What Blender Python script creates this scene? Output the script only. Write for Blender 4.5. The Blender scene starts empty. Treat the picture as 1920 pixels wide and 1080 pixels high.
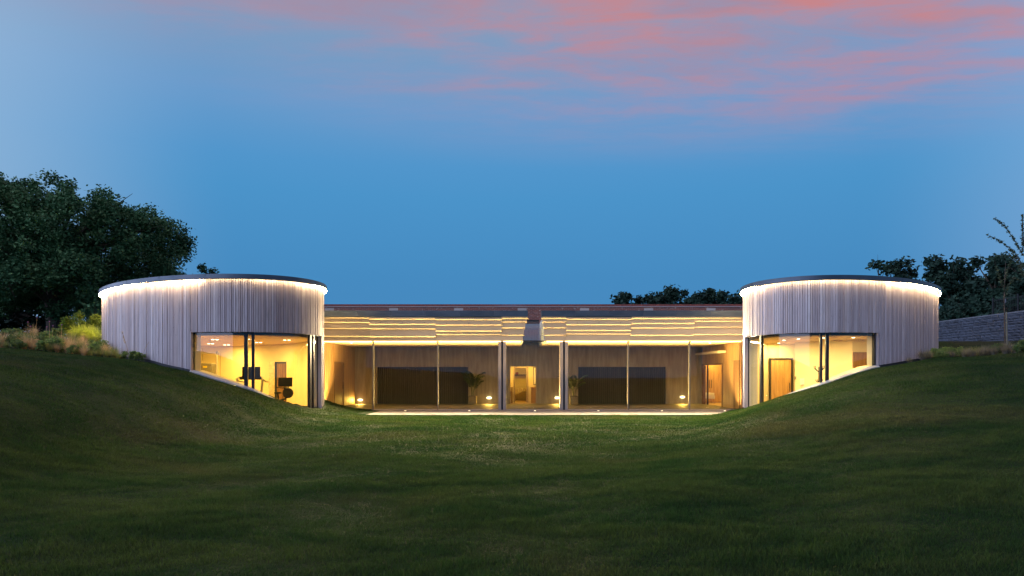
import bpy, math, random
import numpy as np
from mathutils import Vector, Matrix

random.seed(7)
RNG = np.random.default_rng(11)
sc = bpy.context.scene
COL = sc.collection
rad = math.radians

# ------------------------------------------------------------------ camera
EYE = 1.6            # camera height above the terrace (z = 0)
F = 1280.0           # focal length in photo pixels (24 mm on full frame)
HOR = 704.0          # horizon row in the photograph
cam_d = bpy.data.cameras.new('camera')
cam_d.lens = 24.0
cam_d.sensor_width = 36.0
cam_d.shift_y = (HOR - 540.0) / 1920.0
cam_d.clip_start = 0.1
cam_d.clip_end = 3000
cam = bpy.data.objects.new('camera', cam_d)
cam.location = (0, 0, EYE)
cam.rotation_euler = (rad(90), 0, 0)
COL.objects.link(cam)
sc.camera = cam

# ------------------------------------------------------------------ render settings
sc.render.engine = 'CYCLES'
sc.cycles.use_denoising = True
try:
    sc.cycles.denoiser = 'OPENIMAGEDENOISE'
except Exception:
    pass
sc.cycles.max_bounces = 7
sc.cycles.diffuse_bounces = 3
sc.cycles.glossy_bounces = 3
sc.cycles.transparent_max_bounces = 16
sc.cycles.sample_clamp_indirect = 4.0
sc.cycles.caustics_reflective = False
sc.cycles.caustics_refractive = False
sc.view_settings.view_transform = 'Standard'
sc.view_settings.look = 'None'
sc.view_settings.exposure = 0.0
sc.view_settings.gamma = 1.0

# ------------------------------------------------------------------ sky
SUN_AZ = rad(-104)    # compass angle from +Y, clockwise: behind the camera, over the left shoulder
SUN_EL = rad(1.5)
world = bpy.data.worlds.new('World')
sc.world = world
world.use_nodes = True
wt = world.node_tree
wt.nodes.clear()


class NT:
    """small helper to write node trees"""
    def __init__(self, tree):
        self.t = tree

    def n(self, typ, **kw):
        nd = self.t.nodes.new(typ)
        for k, v in kw.items():
            setattr(nd, k, v)
        return nd

    def put(self, sock, v):
        if hasattr(v, 'is_output') or isinstance(v, bpy.types.NodeSocket):
            self.t.links.new(v, sock)
        else:
            if isinstance(v, (tuple, list)) and len(v) == 3 and sock.type == 'RGBA':
                v = (*v, 1)
            sock.default_value = v

    def math(self, op, a, b=0.0, clamp=False):
        nd = self.n('ShaderNodeMath', operation=op)
        nd.use_clamp = clamp
        self.put(nd.inputs[0], a)
        self.put(nd.inputs[1], b)
        return nd.outputs[0]

    def smooth(self, v, a, b, lo=0.0, hi=1.0):
        nd = self.n('ShaderNodeMapRange', interpolation_type='SMOOTHSTEP')
        self.put(nd.inputs[0], v)
        nd.inputs[1].default_value = a
        nd.inputs[2].default_value = b
        nd.inputs[3].default_value = lo
        nd.inputs[4].default_value = hi
        return nd.outputs[0]

    def mix(self, fac, a, b, blend='MIX'):
        nd = self.n('ShaderNodeMix', data_type='RGBA', blend_type=blend)
        self.put(nd.inputs[0], fac)
        self.put(nd.inputs[6], a)
        self.put(nd.inputs[7], b)
        return nd.outputs[2]

    def noise(self, vec, scale, detail=4.0, rough=0.55, dist=0.0):
        nd = self.n('ShaderNodeTexNoise')
        if vec is not None:
            self.put(nd.inputs['Vector'], vec)
        nd.inputs['Scale'].default_value = scale
        nd.inputs['Detail'].default_value = detail
        nd.inputs['Roughness'].default_value = rough
        nd.inputs['Distortion'].default_value = dist
        return nd.outputs['Fac']

    def mapping(self, vec, scale=(1, 1, 1), rot=(0, 0, 0), loc=(0, 0, 0)):
        nd = self.n('ShaderNodeMapping')
        self.put(nd.inputs['Vector'], vec)
        nd.inputs['Scale'].default_value = scale
        nd.inputs['Rotation'].default_value = rot
        nd.inputs['Location'].default_value = loc
        return nd.outputs[0]

    def ramp(self, fac, stops):
        nd = self.n('ShaderNodeValToRGB')
        self.put(nd.inputs[0], fac)
        el = nd.color_ramp.elements
        while len(el) > 1:
            el.remove(el[-1])
        el[0].position = stops[0][0]
        el[0].color = (*stops[0][1], 1)
        for p, c in stops[1:]:
            e = el.new(p)
            e.color = (*c, 1)
        return nd.outputs[0]

    def combine(self, x, y, z):
        nd = self.n('ShaderNodeCombineXYZ')
        for i, v in enumerate((x, y, z)):
            self.put(nd.inputs[i], v)
        return nd.outputs[0]


w = NT(wt)
tc = w.n('ShaderNodeTexCoord')
sep = w.n('ShaderNodeSeparateXYZ')
w.put(sep.inputs[0], tc.outputs['Generated'])
sx, sy, sz = sep.outputs
sky = w.n('ShaderNodeTexSky', sky_type='NISHITA')
sky.sun_disc = False
sky.sun_elevation = SUN_EL
sky.sun_rotation = SUN_AZ
sky.air_density = 1.2
sky.ozone_density = 3.0
sky.dust_density = 0.3
blue = w.ramp(w.math('MAXIMUM', sz, 0.0),
              [(0.0, (0.060, 0.235, 0.49)), (0.14, (0.060, 0.255, 0.53)), (0.25, (0.070, 0.292, 0.585)), (0.29, (0.082, 0.302, 0.60)),
               (0.36, (0.135, 0.325, 0.60)), (0.47, (0.20, 0.34, 0.51)), (0.8, (0.12, 0.25, 0.45)), (1.0, (0.10, 0.22, 0.42))])
# the western afterglow lightens the sky towards the left and, less, far round to the right
glow = w.smooth(w.math('MULTIPLY', sx, -1.0), 0.36, 0.70, 0.0, 0.50)
blue = w.mix(glow, blue, (0.50, 0.64, 0.80))
glow2 = w.smooth(sx, 0.44, 0.72, 0.0, 0.42)
blue = w.mix(glow2, blue, (0.40, 0.58, 0.84))
# cloud sheet: directions projected on a high flat layer
zc = w.math('MAXIMUM', sz, 0.05)
px_ = w.math('DIVIDE', sx, zc)
py_ = w.math('DIVIDE', sy, zc)
P = w.combine(px_, py_, 0.0)
Pst = w.mapping(P, scale=(0.55, 1.25, 1.0), rot=(0, 0, rad(-24)), loc=(1.3, 0.4, 0))
n_big = w.noise(Pst, 1.15, 5.0, 0.58, 0.9)
n_fine = w.noise(w.mapping(P, scale=(0.5, 1.7, 1.0), rot=(0, 0, rad(-20)), loc=(4.1, 2.2, 0)), 3.2, 7.0, 0.60, 0.8)
n_sh = w.noise(w.mapping(P, scale=(0.5, 1.3, 1.0), rot=(0, 0, rad(-24)), loc=(7.3, 1.2, 0)), 2.2, 5.0, 0.55, 0.6)
n_wisp = w.noise(w.mapping(P, scale=(0.8, 1.6, 1.0), rot=(0, 0, rad(-18)), loc=(2.1, 6.2, 0)), 5.5, 8.0, 0.62, 0.5)
dx = w.math('SUBTRACT', px_, 0.72)
dy = w.math('SUBTRACT', py_, 0.35)
dist = w.math('SQRT', w.math('ADD', w.math('MULTIPLY', w.math('MULTIPLY', dx, dx), 1.15), w.math('MULTIPLY', dy, dy)))
bank = w.smooth(dist, 1.5, 3.1, 1.0, 0.0)
nn = w.math('ADD', w.math('ADD', w.math('MULTIPLY', n_big, 0.45), w.math('MULTIPLY', n_fine, 0.33)), w.math('MULTIPLY', n_wisp, 0.22))
veil = w.math('MULTIPLY', bank, w.smooth(nn, 0.34, 0.60, 0.25, 1.0))
lit = w.math('MULTIPLY', w.smooth(w.math('ADD', nn, w.math('MULTIPLY', bank, 0.22)), 0.46, 0.88), w.smooth(bank, 0.05, 0.55))
grey = w.smooth(n_sh, 0.46, 0.66, 0.0, 0.55)
coral = w.mix(grey, (0.66, 0.215, 0.19), (0.30, 0.24, 0.35))
cloud = w.mix(lit, (0.31, 0.31, 0.50), coral)
skycol = w.mix(w.math('MULTIPLY', veil, 0.90), blue, cloud)
skycol = w.mix(0.04, skycol, sky.outputs[0], 'ADD') if False else skycol
bg1 = w.n('ShaderNodeBackground')
w.put(bg1.inputs[0], skycol)
bg1.inputs[1].default_value = 1.0
bg2 = w.n('ShaderNodeBackground')
w.put(bg2.inputs[0], sky.outputs[0])
bg2.inputs[1].default_value = 0.004
addb = w.n('ShaderNodeAddShader')
wt.links.new(bg1.outputs[0], addb.inputs[0])
wt.links.new(bg2.outputs[0], addb.inputs[1])
wo = w.n('ShaderNodeOutputWorld')
wt.links.new(addb.outputs[0], wo.inputs[0])

# afterglow of the set sun: very low, very soft, from behind the camera's left shoulder
sun_d = bpy.data.lights.new('sun', 'SUN')
sun_d.energy = 5.0
sun_d.angle = rad(112)
sun_d.color = (0.64, 0.70, 1.0)
sun = bpy.data.objects.new('sun', sun_d)
dirv = Vector((math.sin(SUN_AZ) * math.cos(SUN_EL), math.cos(SUN_AZ) * math.cos(SUN_EL), math.sin(SUN_EL)))
sun.rotation_euler = dirv.to_track_quat('Z', 'Y').to_euler()
sun.location = dirv * 60
COL.objects.link(sun)

# ------------------------------------------------------------------ helpers
def smoothstep(x, a, b):
    t = np.clip((np.asarray(x, float) - a) / (b - a), 0, 1)
    return t * t * (3 - 2 * t)


class MB:
    """collects shapes; build() links them as one mesh object (world coordinates)"""
    def __init__(self):
        self.v = []
        self.f = []

    def add(self, vs, fs):
        b = len(self.v)
        self.v += [tuple(p) for p in vs]
        self.f += [tuple(b + i for i in q) for q in fs]
        return self

    def box(self, x0, x1, y0, y1, z0, z1):
        return self.hexa([(x0, y0, z0), (x1, y0, z0), (x1, y1, z0), (x0, y1, z0),
                          (x0, y0, z1), (x1, y0, z1), (x1, y1, z1), (x0, y1, z1)])

    def hexa(self, p):
        return self.add(p, [(0, 3, 2, 1), (4, 5, 6, 7), (0, 1, 5, 4), (1, 2, 6, 5), (2, 3, 7, 6), (3, 0, 4, 7)])

    def obox(self, c, ax, w_, d_, z0, z1):
        """box centred at c=(x,y), local x axis ax (2d unit), width w_, depth d_"""
        ux, uy = ax
        vx, vy = -uy, ux
        q = []
        for a, b in ((-1, -1), (1, -1), (1, 1), (-1, 1)):
            q.append((c[0] + ux * a * w_ / 2 + vx * b * d_ / 2, c[1] + uy * a * w_ / 2 + vy * b * d_ / 2))
        return self.hexa([(*p, z0) for p in q] + [(*p, z1) for p in q])

    def tube(self, pts, r, n=8, cap=True):
        pts = [Vector(p) for p in pts]
        rs = r if isinstance(r, (list, tuple)) else [r] * len(pts)
        rings = []
        for i, p in enumerate(pts):
            d = (pts[min(i + 1, len(pts) - 1)] - pts[max(i - 1, 0)]).normalized()
            a = Vector((0, 0, 1)) if abs(d.z) < 0.9 else Vector((1, 0, 0))
            u = d.cross(a).normalized()
            v = d.cross(u).normalized()
            rings.append([p + (u * math.cos(2 * math.pi * k / n) + v * math.sin(2 * math.pi * k / n)) * rs[i] for k in range(n)])
        vs = [q for rg in rings for q in rg]
        fs = []
        for i in range(len(pts) - 1):
            for k in range(n):
                fs.append((i * n + k, i * n + (k + 1) % n, (i + 1) * n + (k + 1) % n, (i + 1) * n + k))
        if cap:
            fs.append(tuple(range(n - 1, -1, -1)))
            fs.append(tuple((len(pts) - 1) * n + k for k in range(n)))
        return self.add(vs, fs)

    def lathe(self, c, prof, n=16):
        vs, fs = [], []
        for r, z in prof:
            for k in range(n):
                a = 2 * math.pi * k / n
                vs.append((c[0] + r * math.cos(a), c[1] + r * math.sin(a), c[2] + z))
        m = len(prof)
        for i in range(m - 1):
            for k in range(n):
                fs.append((i * n + k, i * n + (k + 1) % n, (i + 1) * n + (k + 1) % n, (i + 1) * n + k))
        fs.append(tuple(range(n - 1, -1, -1)))
        fs.append(tuple((m - 1) * n + k for k in range(n)))
        return self.add(vs, fs)

    def sweep(self, secs, closed=False, caps=True):
        """secs: list of cross-sections (lists of equal length of 3d points, closed outline)"""
        n = len(secs[0])
        vs = [p for s in secs for p in s]
        fs = []
        m = len(secs)
        for i in range(m if closed else m - 1):
            j = (i + 1) % m
            for k in range(n):
                fs.append((i * n + k, j * n + k, j * n + (k + 1) % n, i * n + (k + 1) % n))
        if not closed and caps:
            fs.append(tuple(range(n)))
            fs.append(tuple((m - 1) * n + k for k in range(n - 1, -1, -1)))
        return self.add(vs, fs)

    def mesh(self, name):
        me = bpy.data.meshes.new(name)
        me.from_pydata(self.v, [], self.f)
        me.update()
        return me

    def build(self, name, mat, parent=None, smooth=False, bevel=0.0):
        me = self.mesh(name)
        return link(name, me, mat, parent, smooth, bevel)


def link(name, me, mat, parent=None, smooth=False, bevel=0.0):
    o = bpy.data.objects.new(name, me)
    COL.objects.link(o)
    if mat is not None and not me.materials:
        me.materials.append(mat)
    if smooth:
        me.polygons.foreach_set('use_smooth', [True] * len(me.polygons))
    if bevel:
        bv = o.modifiers.new('bevel', 'BEVEL')
        bv.width = bevel
        bv.segments = 2
        bv.limit_method = 'ANGLE'
    if parent is not None:
        attach(o, parent)
    return o


def world_loc(o):
    m = Vector(o.location)
    return m


def attach(o, parent):
    o.parent = parent
    # parents are unrotated empties or world-coordinate meshes at the origin
    p, t = parent, Vector((0, 0, 0))
    while p is not None:
        t += Vector(p.get('_base', (0, 0, 0)))
        p = None
    o.matrix_parent_inverse = Matrix.Translation(-t)


def thing(name, label, cat, loc, group=None):
    o = bpy.data.objects.new(name, None)
    COL.objects.link(o)
    o.empty_display_size = 0.3
    o.location = loc
    o['_base'] = tuple(loc)
    return tag(o, label, cat, group)


def tag(o, label, cat, group=None):
    o['label'] = label
    o['category'] = cat
    if group:
        o['group'] = group
    return o


def kind(o, k):
    o['kind'] = k
    return o


def npmesh(name, V, faces_n, Fidx):
    """fast mesh: V (n,3), Fidx (m,faces_n)"""
    me = bpy.data.meshes.new(name)
    V = np.asarray(V, np.float32)
    Fi = np.asarray(Fidx, np.int32)
    me.vertices.add(len(V))
    me.vertices.foreach_set('co', V.ravel())
    me.loops.add(Fi.size)
    me.loops.foreach_set('vertex_index', Fi.ravel())
    me.polygons.add(len(Fi))
    me.polygons.foreach_set('loop_start', np.arange(0, Fi.size, faces_n, dtype=np.int32))
    me.polygons.foreach_set('loop_total', np.full(len(Fi), faces_n, np.int32))
    me.update(calc_edges=True)
    return me


def ray(px, Y, py=None):
    """photo pixel and depth -> world point (x, y[, z])"""
    x = (px - 960.0) / F * Y
    if py is None:
        return x, Y
    return x, Y, EYE + (HOR - py) / F * Y


# ------------------------------------------------------------------ materials
def mat(name, col, rough=0.6, metal=0.0, col2=None, scale=6.0, stretch=(1, 1, 1), detail=5.0, lo=0.35, hi=0.65,
        rnd=0.0, bump=0.0, bump_scale=None, spec=0.5, space='Object'):
    m = bpy.data.materials.new(name)
    m.use_nodes = True
    t = NT(m.node_tree)
    b = m.node_tree.nodes['Principled BSDF']
    b.inputs['Roughness'].default_value = rough
    b.inputs['Metallic'].default_value = metal
    b.inputs['Specular IOR Level'].default_value = spec
    tcn = t.n('ShaderNodeTexCoord')
    vec = t.mapping(tcn.outputs[space], scale=stretch)
    c = col
    if rnd:
        oi = t.n('ShaderNodeObjectInfo')
        off = t.n('ShaderNodeVectorMath', operation='ADD')
        t.put(off.inputs[0], vec)
        cx = t.combine(t.math('MULTIPLY', oi.outputs['Random'], 37.0), t.math('MULTIPLY', oi.outputs['Random'], 91.0), 0.0)
        t.put(off.inputs[1], cx)
        vec = off.outputs[0]
    if col2 is not None:
        nz = t.noise(vec, scale, detail)
        c = t.mix(t.smooth(nz, lo, hi), col, col2)
    if rnd:
        hs = t.n('ShaderNodeHueSaturation')
        t.put(hs.inputs['Color'], c)
        v = t.math('ADD', t.math('MULTIPLY', oi.outputs['Random'], 2 * rnd), 1.0 - rnd)
        t.put(hs.inputs['Value'], v)
        c = hs.outputs[0]
    t.put(b.inputs['Base Color'], c)
    if bump:
        nb = t.noise(vec, bump_scale or scale * 3, 6.0)
        bp = t.n('ShaderNodeBump')
        bp.inputs['Strength'].default_value = bump
        bp.inputs['Distance'].default_value = 0.02
        t.put(bp.inputs['Height'], nb)
        m.node_tree.links.new(bp.outputs[0], b.inputs['Normal'])
    return m


def emis(name, col, strength):
    m = bpy.data.materials.new(name)
    m.use_nodes = True
    t = m.node_tree
    t.nodes.clear()
    e = t.nodes.new('ShaderNodeEmission')
    e.inputs[0].default_value = (*col, 1)
    e.inputs[1].default_value = strength
    o = t.nodes.new('ShaderNodeOutputMaterial')
    t.links.new(e.outputs[0], o.inputs[0])
    return m


def glass_mat(name, tint=(1, 1, 1), smear=0.0):
    m = bpy.data.materials.new(name)
    m.use_nodes = True
    t = NT(m.node_tree)
    m.node_tree.nodes.clear()
    tr = t.n('ShaderNodeBsdfTransparent')
    tr.inputs[0].default_value = (*tint, 1)
    gl = t.n('ShaderNodeBsdfGlossy')
    gl.inputs['Roughness'].default_value = 0.01
    fr = t.n('ShaderNodeFresnel')
    fr.inputs[0].default_value = 1.7
    ge = t.n('ShaderNodeNewGeometry')
    fac = t.math('MULTIPLY', fr.outputs[0], t.math('SUBTRACT', 1.0, ge.outputs['Backfacing']))
    ms = t.n('ShaderNodeMixShader')
    t.put(ms.inputs[0], fac)
    m.node_tree.links.new(tr.outputs[0], ms.inputs[1])
    m.node_tree.links.new(gl.outputs[0], ms.inputs[2])
    o = t.n('ShaderNodeOutputMaterial')
    m.node_tree.links.new(ms.outputs[0], o.inputs[0])
    return m


WARM = (1.0, 0.55, 0.09)
WARMW = (1.0, 0.72, 0.36)
M = {}
def clad_mat():
    m = bpy.data.materials.new('larch_cladding')
    m.use_nodes = True
    t = NT(m.node_tree)
    b = m.node_tree.nodes['Principled BSDF']
    b.inputs['Roughness'].default_value = 0.75
    b.inputs['Specular IOR Level'].default_value = 0.3
    tcn = t.n('ShaderNodeTexCoord')
    oi = t.n('ShaderNodeObjectInfo')
    rn = oi.outputs['Random']
    base = t.ramp(rn, [(0.0, (0.40, 0.33, 0.335)), (0.18, (0.58, 0.53, 0.56)), (0.34, (0.47, 0.38, 0.36)), (0.5, (0.62, 0.575, 0.59)),
                       (0.66, (0.41, 0.355, 0.37)), (0.8, (0.53, 0.47, 0.48)), (0.92, (0.38, 0.33, 0.34)), (1.0, (0.55, 0.50, 0.53))])
    off = t.n('ShaderNodeVectorMath', operation='ADD')
    t.put(off.inputs[0], t.mapping(tcn.outputs['Object'], scale=(5, 5, 0.5)))
    t.put(off.inputs[1], t.combine(t.math('MULTIPLY', rn, 53.0), t.math('MULTIPLY', rn, 17.0), t.math('MULTIPLY', rn, 29.0)))
    g = t.noise(off.outputs[0], 2.2, 6.0, 0.6)
    c = t.mix(t.math('MULTIPLY', t.smooth(g, 0.40, 0.72), 0.45), base, (0.25, 0.20, 0.20))
    k = t.noise(t.mapping(tcn.outputs['Object'], scale=(6, 6, 2.5)), 3.0, 2.0)
    c = t.mix(t.math('MULTIPLY', t.smooth(k, 0.68, 0.76), 0.6), c, (0.14, 0.11, 0.11))
    t.put(b.inputs['Base Color'], c)
    return m


M['clad'] = clad_mat()
M['cladback'] = mat('cladding_backing', (0.045, 0.04, 0.042), 0.9)
M['plinth'] = mat('plinth_metal', (0.03, 0.035, 0.045), 0.6)
M['zinc'] = mat('zinc_sheet', (0.060, 0.085, 0.115), 0.42, 0.55, col2=(0.085, 0.11, 0.145), scale=1.2, stretch=(1, 1, 3), rnd=0.06)
M['frame'] = mat('dark_window_frame', (0.018, 0.022, 0.03), 0.4, 0.3)
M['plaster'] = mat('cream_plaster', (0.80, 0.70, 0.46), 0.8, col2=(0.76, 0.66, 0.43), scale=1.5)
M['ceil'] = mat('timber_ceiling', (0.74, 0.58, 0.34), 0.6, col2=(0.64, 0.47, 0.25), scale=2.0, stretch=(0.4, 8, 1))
M['sill'] = mat('pale_stone_sill', (0.42, 0.45, 0.47), 0.5, col2=(0.34, 0.37, 0.40), scale=7)
M['sillz'] = mat('zinc_sill', (0.10, 0.20, 0.24), 0.35, 0.5)
M['fascia'] = mat('weathered_larch_boards', (0.47, 0.385, 0.275), 0.75, col2=(0.44, 0.36, 0.255), scale=1.6, stretch=(1.2, 3, 6), rnd=0.14)
M['pillar'] = mat('timber_column', (0.44, 0.36, 0.28), 0.7, col2=(0.33, 0.26, 0.20), scale=2, stretch=(10, 10, .6))
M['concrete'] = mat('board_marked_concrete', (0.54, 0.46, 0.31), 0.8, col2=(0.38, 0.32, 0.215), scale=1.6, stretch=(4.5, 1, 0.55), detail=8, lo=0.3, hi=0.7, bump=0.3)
M['timber'] = mat('oiled_timber_lining', (0.50, 0.30, 0.12), 0.55, col2=(0.36, 0.20, 0.075), scale=2.0, stretch=(8, 8, 0.5), rnd=0.13)
M['timberd'] = mat('dark_timber_door', (0.22, 0.115, 0.045), 0.55, col2=(0.15, 0.075, 0.03), scale=2.0, stretch=(8, 8, 0.5), rnd=0.1)
M['black'] = mat('charred_black_slats', (0.016, 0.0135, 0.012), 0.6, col2=(0.026, 0.021, 0.018), scale=3, stretch=(5, 1, .5), rnd=0.3)
M['floor'] = mat('polished_concrete_floor', (0.13, 0.115, 0.09), 0.6, spec=0.3, col2=(0.09, 0.08, 0.066), scale=1.2)
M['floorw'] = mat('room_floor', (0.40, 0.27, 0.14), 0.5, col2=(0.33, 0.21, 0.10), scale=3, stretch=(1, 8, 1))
M['glass'] = glass_mat('window_glass', (0.93, 0.96, 0.93))
M['paving'] = mat('pale_terrace_paving', (0.22, 0.20, 0.18), 0.75, col2=(0.165, 0.15, 0.135), scale=1.4, detail=8, bump=0.15, bump_scale=30, rnd=0.07)
M['blackm'] = mat('black_plastic', (0.012, 0.012, 0.013), 0.6, spec=0.2)
M['screen'] = mat('dark_screen', (0.006, 0.006, 0.007), 0.6, spec=0.1)
M['steel'] = mat('brushed_steel', (0.62, 0.60, 0.56), 0.3, 0.7)
M['grey'] = mat('grey_plastic', (0.20, 0.18, 0.14), 0.5)
M['yellow'] = mat('yellow_label', (0.85, 0.62, 0.03), 0.5)
M['white'] = mat('white_paint', (0.80, 0.78, 0.74), 0.6)
M['cloth'] = mat('cream_cloth', (0.62, 0.52, 0.36), 0.9, col2=(0.5, 0.4, 0.27), scale=8)
M['terra'] = mat('terracotta', (0.45, 0.16, 0.07), 0.7)
M['pot'] = mat('woven_stone_pot', (0.30, 0.25, 0.17), 0.85, col2=(0.18, 0.145, 0.095), scale=22, bump=0.6)
M['palm'] = mat('palm_leaf', (0.045, 0.085, 0.022), 0.5, col2=(0.07, 0.10, 0.03), scale=3)
M['palmstem'] = mat('palm_stem', (0.16, 0.17, 0.06), 0.6)
M['bark'] = mat('oak_bark', (0.085, 0.068, 0.05), 0.9, col2=(0.045, 0.037, 0.03), scale=4, stretch=(3, 3, .6), bump=0.6)
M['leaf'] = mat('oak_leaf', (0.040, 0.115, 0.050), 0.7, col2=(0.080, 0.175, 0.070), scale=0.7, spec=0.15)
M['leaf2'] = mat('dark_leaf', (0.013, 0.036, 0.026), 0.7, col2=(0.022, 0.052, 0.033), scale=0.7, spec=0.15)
M['leaf3'] = mat('young_leaf', (0.07, 0.10, 0.05), 0.6, col2=(0.05, 0.07, 0.035), scale=2, spec=0.2)
M['hedge'] = mat('hedge_leaf', (0.13, 0.19, 0.025), 0.6, col2=(0.20, 0.25, 0.035), scale=2, spec=0.2)
M['soil'] = mat('dark_soil', (0.05, 0.038, 0.03), 0.95, col2=(0.03, 0.024, 0.02), scale=5)
M['gtan'] = mat('tan_feather_grass', (0.46, 0.33, 0.19), 0.7, col2=(0.34, 0.25, 0.12), scale=4, rnd=0.2)
M['ggreen'] = mat('green_bed_grass', (0.14, 0.18, 0.05), 0.7, col2=(0.23, 0.23, 0.09), scale=4, rnd=0.2)
M['gbright'] = mat('bright_bed_grass', (0.26, 0.33, 0.03), 0.6, col2=(0.36, 0.40, 0.06), scale=4)
M['gleaf'] = mat('leafy_bed_plant', (0.085, 0.16, 0.045), 0.6, col2=(0.13, 0.19, 0.06), scale=4, rnd=0.2)
M['gpale'] = mat('pale_seed_grass', (0.20, 0.19, 0.155), 0.8, col2=(0.12, 0.125, 0.09), scale=4, rnd=0.2)
M['flower'] = mat('mauve_flower', (0.30, 0.10, 0.24), 0.7)
M['stone'] = mat('dry_stone', (0.034, 0.044, 0.066), 0.85, col2=(0.058, 0.070, 0.094), scale=5, rnd=0.28, bump=0.8, bump_scale=9)
M['stonem'] = mat('stone_joint', (0.05, 0.05, 0.052), 0.95)
M['cope'] = mat('stone_coping', (0.12, 0.135, 0.16), 0.8, col2=(0.09, 0.10, 0.12), scale=4, bump=.4)
M['iron'] = mat('black_iron', (0.012, 0.013, 0.015), 0.5, 0.4)
M['stake'] = mat('timber_stake', (0.14, 0.14, 0.10), 0.8)

# brick: procedural courses for the far wall (bricks are far below ten pixels there)
mb_ = bpy.data.materials.new('old_red_brick')
mb_.use_nodes = True
t = NT(mb_.node_tree)
bs = mb_.node_tree.nodes['Principled BSDF']
bs.inputs['Roughness'].default_value = 0.85
tcn = t.n('ShaderNodeTexCoord')
sp = t.n('ShaderNodeSeparateXYZ')
t.put(sp.inputs[0], tcn.outputs['Object'])
bt = t.n('ShaderNodeTexBrick')
t.put(bt.inputs['Vector'], t.combine(sp.outputs[0], sp.outputs[2], 0.0))
bt.inputs['Scale'].default_value = 1.0
bt.inputs['Brick Width'].default_value = 0.225
bt.inputs['Row Height'].default_value = 0.075
bt.inputs['Mortar Size'].default_value = 0.007
bt.inputs['Color1'].default_value = (0.30, 0.085, 0.055, 1)
bt.inputs['Color2'].default_value = (0.17, 0.055, 0.045, 1)
bt.inputs['Mortar'].default_value = (0.34, 0.27, 0.23, 1)
nz = t.noise(t.combine(t.math('MULTIPLY', sp.outputs[0], 1.0), sp.outputs[2], 0.0), 7.0, 4.0)
t.put(bs.inputs['Base Color'], t.mix(t.smooth(nz, 0.58, 0.68), bt.outputs['Color'], (0.42, 0.34, 0.30)))
M['brick'] = mb_
M['bricke'] = mat('red_brick_on_edge', (0.30, 0.085, 0.06), 0.85, col2=(0.20, 0.06, 0.05), scale=9)
M['pad'] = mat('pale_pad_stone', (0.50, 0.44, 0.40), 0.85, rnd=.1)
M['mortar'] = mat('pale_tile_creasing', (0.42, 0.36, 0.35), 0.85)

# lawn soil / thatch under the blades
ml = bpy.data.materials.new('lawn')
ml.use_nodes = True
t = NT(ml.node_tree)
bs = ml.node_tree.nodes['Principled BSDF']
bs.inputs['Roughness'].default_value = 0.9
bs.inputs['Specular IOR Level'].default_value = 0.1
tcn = t.n('ShaderNodeTexCoord')
v0 = tcn.outputs['Object']


def lawn_colour(t, v0, k=1.0):
    big = t.noise(v0, 0.22, 4.0, 0.55, 0.4)
    streak = t.noise(t.mapping(v0, scale=(0.5, 1.1, 1.0), rot=(0, 0, rad(40))), 0.8, 7.0, 0.66, 0.5)
    fine = t.noise(v0, 9.0, 5.0, 0.7)
    c = t.mix(t.smooth(streak, 0.38, 0.64), (0.0125 * k, 0.040 * k, 0.0110 * k), (0.030 * k, 0.058 * k, 0.016 * k))
    c = t.mix(t.math('MULTIPLY', t.smooth(big, 0.52, 0.70), 0.75), c, (0.052 * k, 0.060 * k, 0.026 * k))
    c = t.mix(t.math('MULTIPLY', t.smooth(fine, 0.45, 0.75), 0.5), c, (0.006 * k, 0.012 * k, 0.005 * k))
    return c


t.put(bs.inputs['Base Color'], lawn_colour(t, v0, 0.65))
bp = t.n('ShaderNodeBump')
bp.inputs['Strength'].default_value = 0.7
bp.inputs['Distance'].default_value = 0.05
t.put(bp.inputs['Height'], t.noise(v0, 22.0, 6.0, 0.7))
ml.node_tree.links.new(bp.outputs[0], bs.inputs['Normal'])
M['lawn'] = ml
mg = bpy.data.materials.new('grass_blade')
mg.use_nodes = True
t = NT(mg.node_tree)
bs = mg.node_tree.nodes['Principled BSDF']
bs.inputs['Roughness'].default_value = 0.65
bs.inputs['Specular IOR Level'].default_value = 0.2
tcn = t.n('ShaderNodeTexCoord')
gcol = lawn_colour(t, tcn.outputs['Object'], 1.2)
rn = t.n('ShaderNodeNewGeometry')
hs = t.n('ShaderNodeHueSaturation')
t.put(hs.inputs['Color'], gcol)
t.put(hs.inputs['Value'], t.math('ADD', 0.55, t.math('MULTIPLY', rn.outputs['Random Per Island'], 0.95)))
t.put(bs.inputs['Base Color'], hs.outputs[0])
tl = t.n('ShaderNodeBsdfTranslucent')
t.put(tl.inputs[0], t.mix(1.0, hs.outputs[0], (1.45, 1.3, 0.9), 'MULTIPLY'))
mx = t.n('ShaderNodeMixShader')
mx.inputs[0].default_value = 0.5
mg.node_tree.links.new(bs.outputs[0], mx.inputs[1])
mg.node_tree.links.new(tl.outputs[0], mx.inputs[2])
mg.node_tree.links.new(mx.outputs[0], mg.node_tree.nodes['Material Output'].inputs[0])
M['blade'] = mg


def translucent(m, fac=0.45, gain=1.5):
    nt = NT(m.node_tree)
    b = m.node_tree.nodes['Principled BSDF']
    src = b.inputs['Base Color'].links[0].from_socket
    tl_ = nt.n('ShaderNodeBsdfTranslucent')
    nt.put(tl_.inputs[0], nt.mix(1.0, src, (gain, gain, gain * 0.8), 'MULTIPLY'))
    mx_ = nt.n('ShaderNodeMixShader')
    mx_.inputs[0].default_value = fac
    m.node_tree.links.new(b.outputs[0], mx_.inputs[1])
    m.node_tree.links.new(tl_.outputs[0], mx_.inputs[2])
    m.node_tree.links.new(mx_.outputs[0], m.node_tree.nodes['Material Output'].inputs[0])


for k_ in ('gtan', 'ggreen', 'gbright', 'gleaf', 'gpale', 'hedge'):
    translucent(M[k_])

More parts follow.
